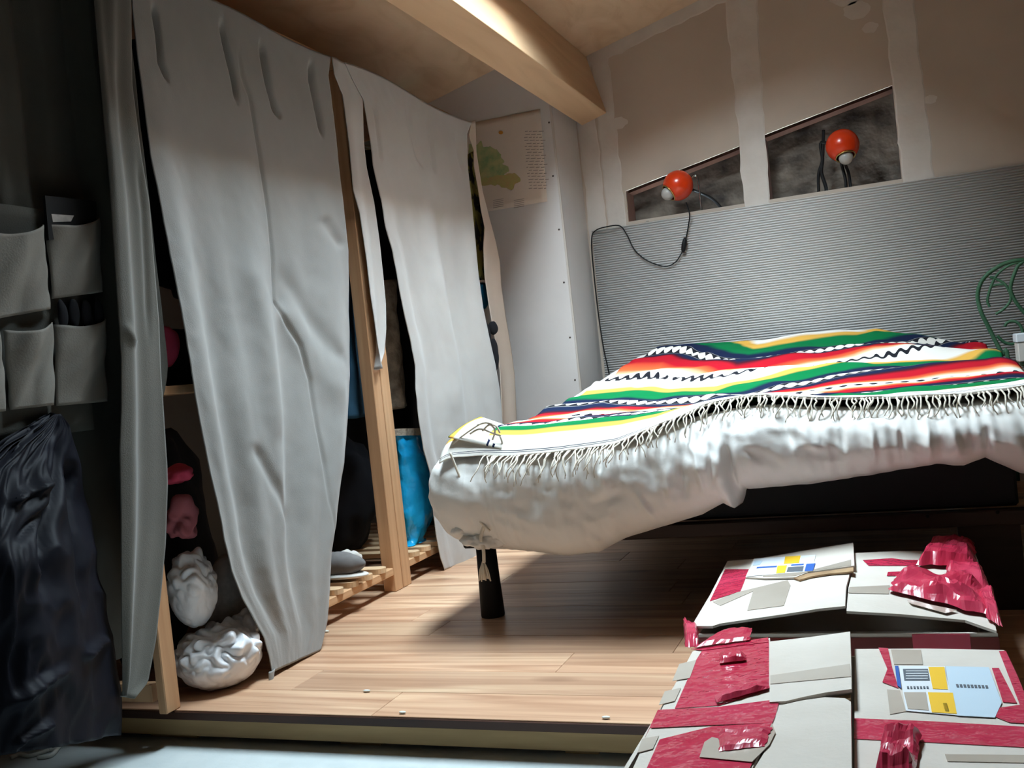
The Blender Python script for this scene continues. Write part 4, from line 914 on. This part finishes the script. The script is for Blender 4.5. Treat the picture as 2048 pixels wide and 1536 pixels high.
# plank shelves: clothes pile, pink pieces
def pile(y, z, r, m, label, cat='garment', seed=0, name='folded_garment', x=-1.52, amp=.25):
    return tag(blob(name, (x, y, z+r[2]*.9), r, m, None, amp=amp, sc=12, flat=z+.001, seed=seed), label, cat)
tag(blob('clothes_heap', (-1.655, 1.84, .29), (.082, .22, .29), M_blackfab, None, amp=.22, sc=10, flat=.002, seed=3), 'tall heap of black clothes under the lower plank shelf', 'clothes')
q = at(352, 950, 'x', -1.45); tag(blob('pink_garment', q, (.035, .036, .016), M_pink, None, ridge=.5, amp=.6, sc=22, seed=5), 'hot pink garment in the dark clothes heap', 'garment')
q = at(360, 1040, 'x', -1.44); tag(blob('rose_scarf', q, (.03, .032, .045), M_rose, None, ridge=.6, amp=.6, sc=22, seed=6), 'dusty rose scarf drooping below the hot pink garment', 'scarf')
pile(1.86, .645, (.09, .10, .07), M_blackfab, 'black bundle on the lower plank shelf', seed=9)
q = at(330, 690, 'x', -1.45); tag(blob('red_pouch', q, (.03, .025, .045), M_pink, None, amp=.3, sc=22, seed=7), 'small crimson pouch on the lower plank shelf', 'pouch')
# white bags at the foot of the shelving
wbag = thing('bin_liner', 'crumpled white plastic bag slumped on the boards behind the front post', 'bag', (-1.40, 1.75, 0))
pb_ = at(445, 1330, 'x', -1.40)
blob('bag_body', (-1.402, pb_.y-.004, .062), (.085, .095, .066), M_plastic, wbag, amp=.20, sc=13, sub=6, flat=.002, seed=2, ridge=.30, upper=True, rsc=42)
blob('bag_neck', (-1.395, pb_.y+.078, .098), (.03, .035, .035), M_plastic, wbag, amp=.4, sc=24, sub=4, seed=5, ridge=.5)
pb2 = at(385, 1215, 'x', -1.45)
tag(blob('white_bundle', (-1.44, pb2.y-.005, .212), (.05, .052, .083), M_plastic, None, amp=.20, sc=15, sub=6, seed=9, ridge=.28, upper=True, rsc=46), 'rounded white plastic bundle resting on top of the slumped white bag', 'bag')
pb3 = at(450, 1235, 'x', -1.52)
tag(blob('grey_bundle', (-1.475, pb3.y-.03, .12), (.055, .075, .125), M_greymesh, None, amp=.12, sc=9, sub=4, flat=.002, seed=3), 'grey fabric bundle behind the slumped white bag', 'bundle')

# ------------------------------------------------------------------ green chair with white box
YCH = 3.99; XC = .545
ch = thing('garden_chair', 'green wrought iron garden chair with scrolled back beside the bed', 'chair', (XC, 3.8, 0))
cc = lambda pts: [at(1800+x*.2605, 420+y*.2605, 'y', YCH) for x, y in pts]
outer = cc([(952, 383), (880, 390), (800, 412), (730, 450), (670, 495), (620, 560), (597, 640), (600, 700), (625, 790), (660, 860), (700, 940), (745, 1030), (790, 1110)])
inner = cc([(940, 400), (860, 415), (790, 455), (740, 505), (710, 560), (685, 630), (672, 700), (690, 745)])
s2 = cc([(952, 392), (905, 430), (878, 490), (855, 560), (850, 620), (880, 690), (930, 760), (975, 810)])
s3 = cc([(690, 515), (750, 535), (810, 575), (850, 650), (840, 710), (790, 765), (735, 800)])
s4 = cc([(805, 895), (820, 868), (860, 853), (905, 868), (935, 910), (940, 960), (915, 1005), (860, 1030), (800, 1015), (745, 965)])
s5 = cc([(690, 590), (745, 575), (800, 570)])
for pts, r in ((outer, .0075), (inner, .005), (s2, .0065), (s3, .005), (s4, .0055), (s5, .004)):
    for mir in (0, 1):
        pp = [V((2*XC-p.x, p.y, p.z)) if mir else p for p in pts]
        if pts is outer:
            pp = pp+[V((pp[-1].x+(.015 if not mir else -.015), YCH-.005, .44)), V((pp[-1].x+(.01 if not mir else -.01), YCH+.02, .0))]
        tube('back_frame' if pts is outer else 'scroll', smooth_path(pp, 5), r, M_green, ch, 8)
sx0, sx1, sy0, sy1, sz = XC-.15, XC+.17, 3.60, 3.98, .43
ring = [(XC+.01+.165*math.cos(a), 3.79+.19*math.sin(a), sz) for a in [k*2*math.pi/28 for k in range(28)]]
tube('seat_ring', ring, .009, M_green, ch, 8, closed=True)
for i in range(9):
    yy = 3.63+i*.04; hw = .165*math.sqrt(max(0, 1-((yy-3.79)/.19)**2)); box('seat_slat', (XC+.01-hw, XC+.01+hw), (yy-.012, yy+.012), (sz-.003, sz+.004), M_green, ch)
for (x, y, dx, dy) in ((XC-.11, 3.66, -.02, -.03), (XC+.13, 3.66, .02, -.03)):
    tube('leg', [(x, y, sz), (x+dx*.5, y+dy*.5, .2), (x+dx, y+dy, 0)], .009, M_green, ch, 8)
wbx = thing('white_box', 'small white box standing on the green chair seat', 'box', (.42, 3.75, sz+.005))
box('box_body', (.372, .46), (3.70, 3.80), (sz+.0105, sz+.075), M_sole, wbx, bev=.003)
box('box_lid', (.369, .463), (3.697, 3.803), (sz+.075, sz+.105), M_label, wbx, bev=.003)

# ------------------------------------------------------------------ scraps
sc = thing('paper_scrap', 'twisted white paper scrap on the concrete under the dark bag', 'scrap', (-1.6, 1.5, ZL))
for i, pts in enumerate([[(22, 1515), (40, 1509), (58, 1512), (80, 1506), (98, 1500)], [(76, 1515), (100, 1512), (112, 1502), (118, 1494)], [(98, 1500), (112, 1497), (120, 1492)]]):
    pp = [at(x, y, 'z', ZL+.004) for x, y in pts]; tube('strand', smooth_path(pp, 4), .005, M_scrap, sc, 5)
for i, (x, y) in enumerate([(733, 1381), (805, 1424), (1212, 1434), (652, 1262)]):
    p = at(x, y, 'z', .003); tag(blob('paper_crumb', (p.x, p.y, .0025), (.008, .004, .0025), M_scrap, None, amp=.3, sub=2, seed=i), 'tiny white paper crumb on the floorboards', 'crumb', 'paper crumbs on the floorboards')
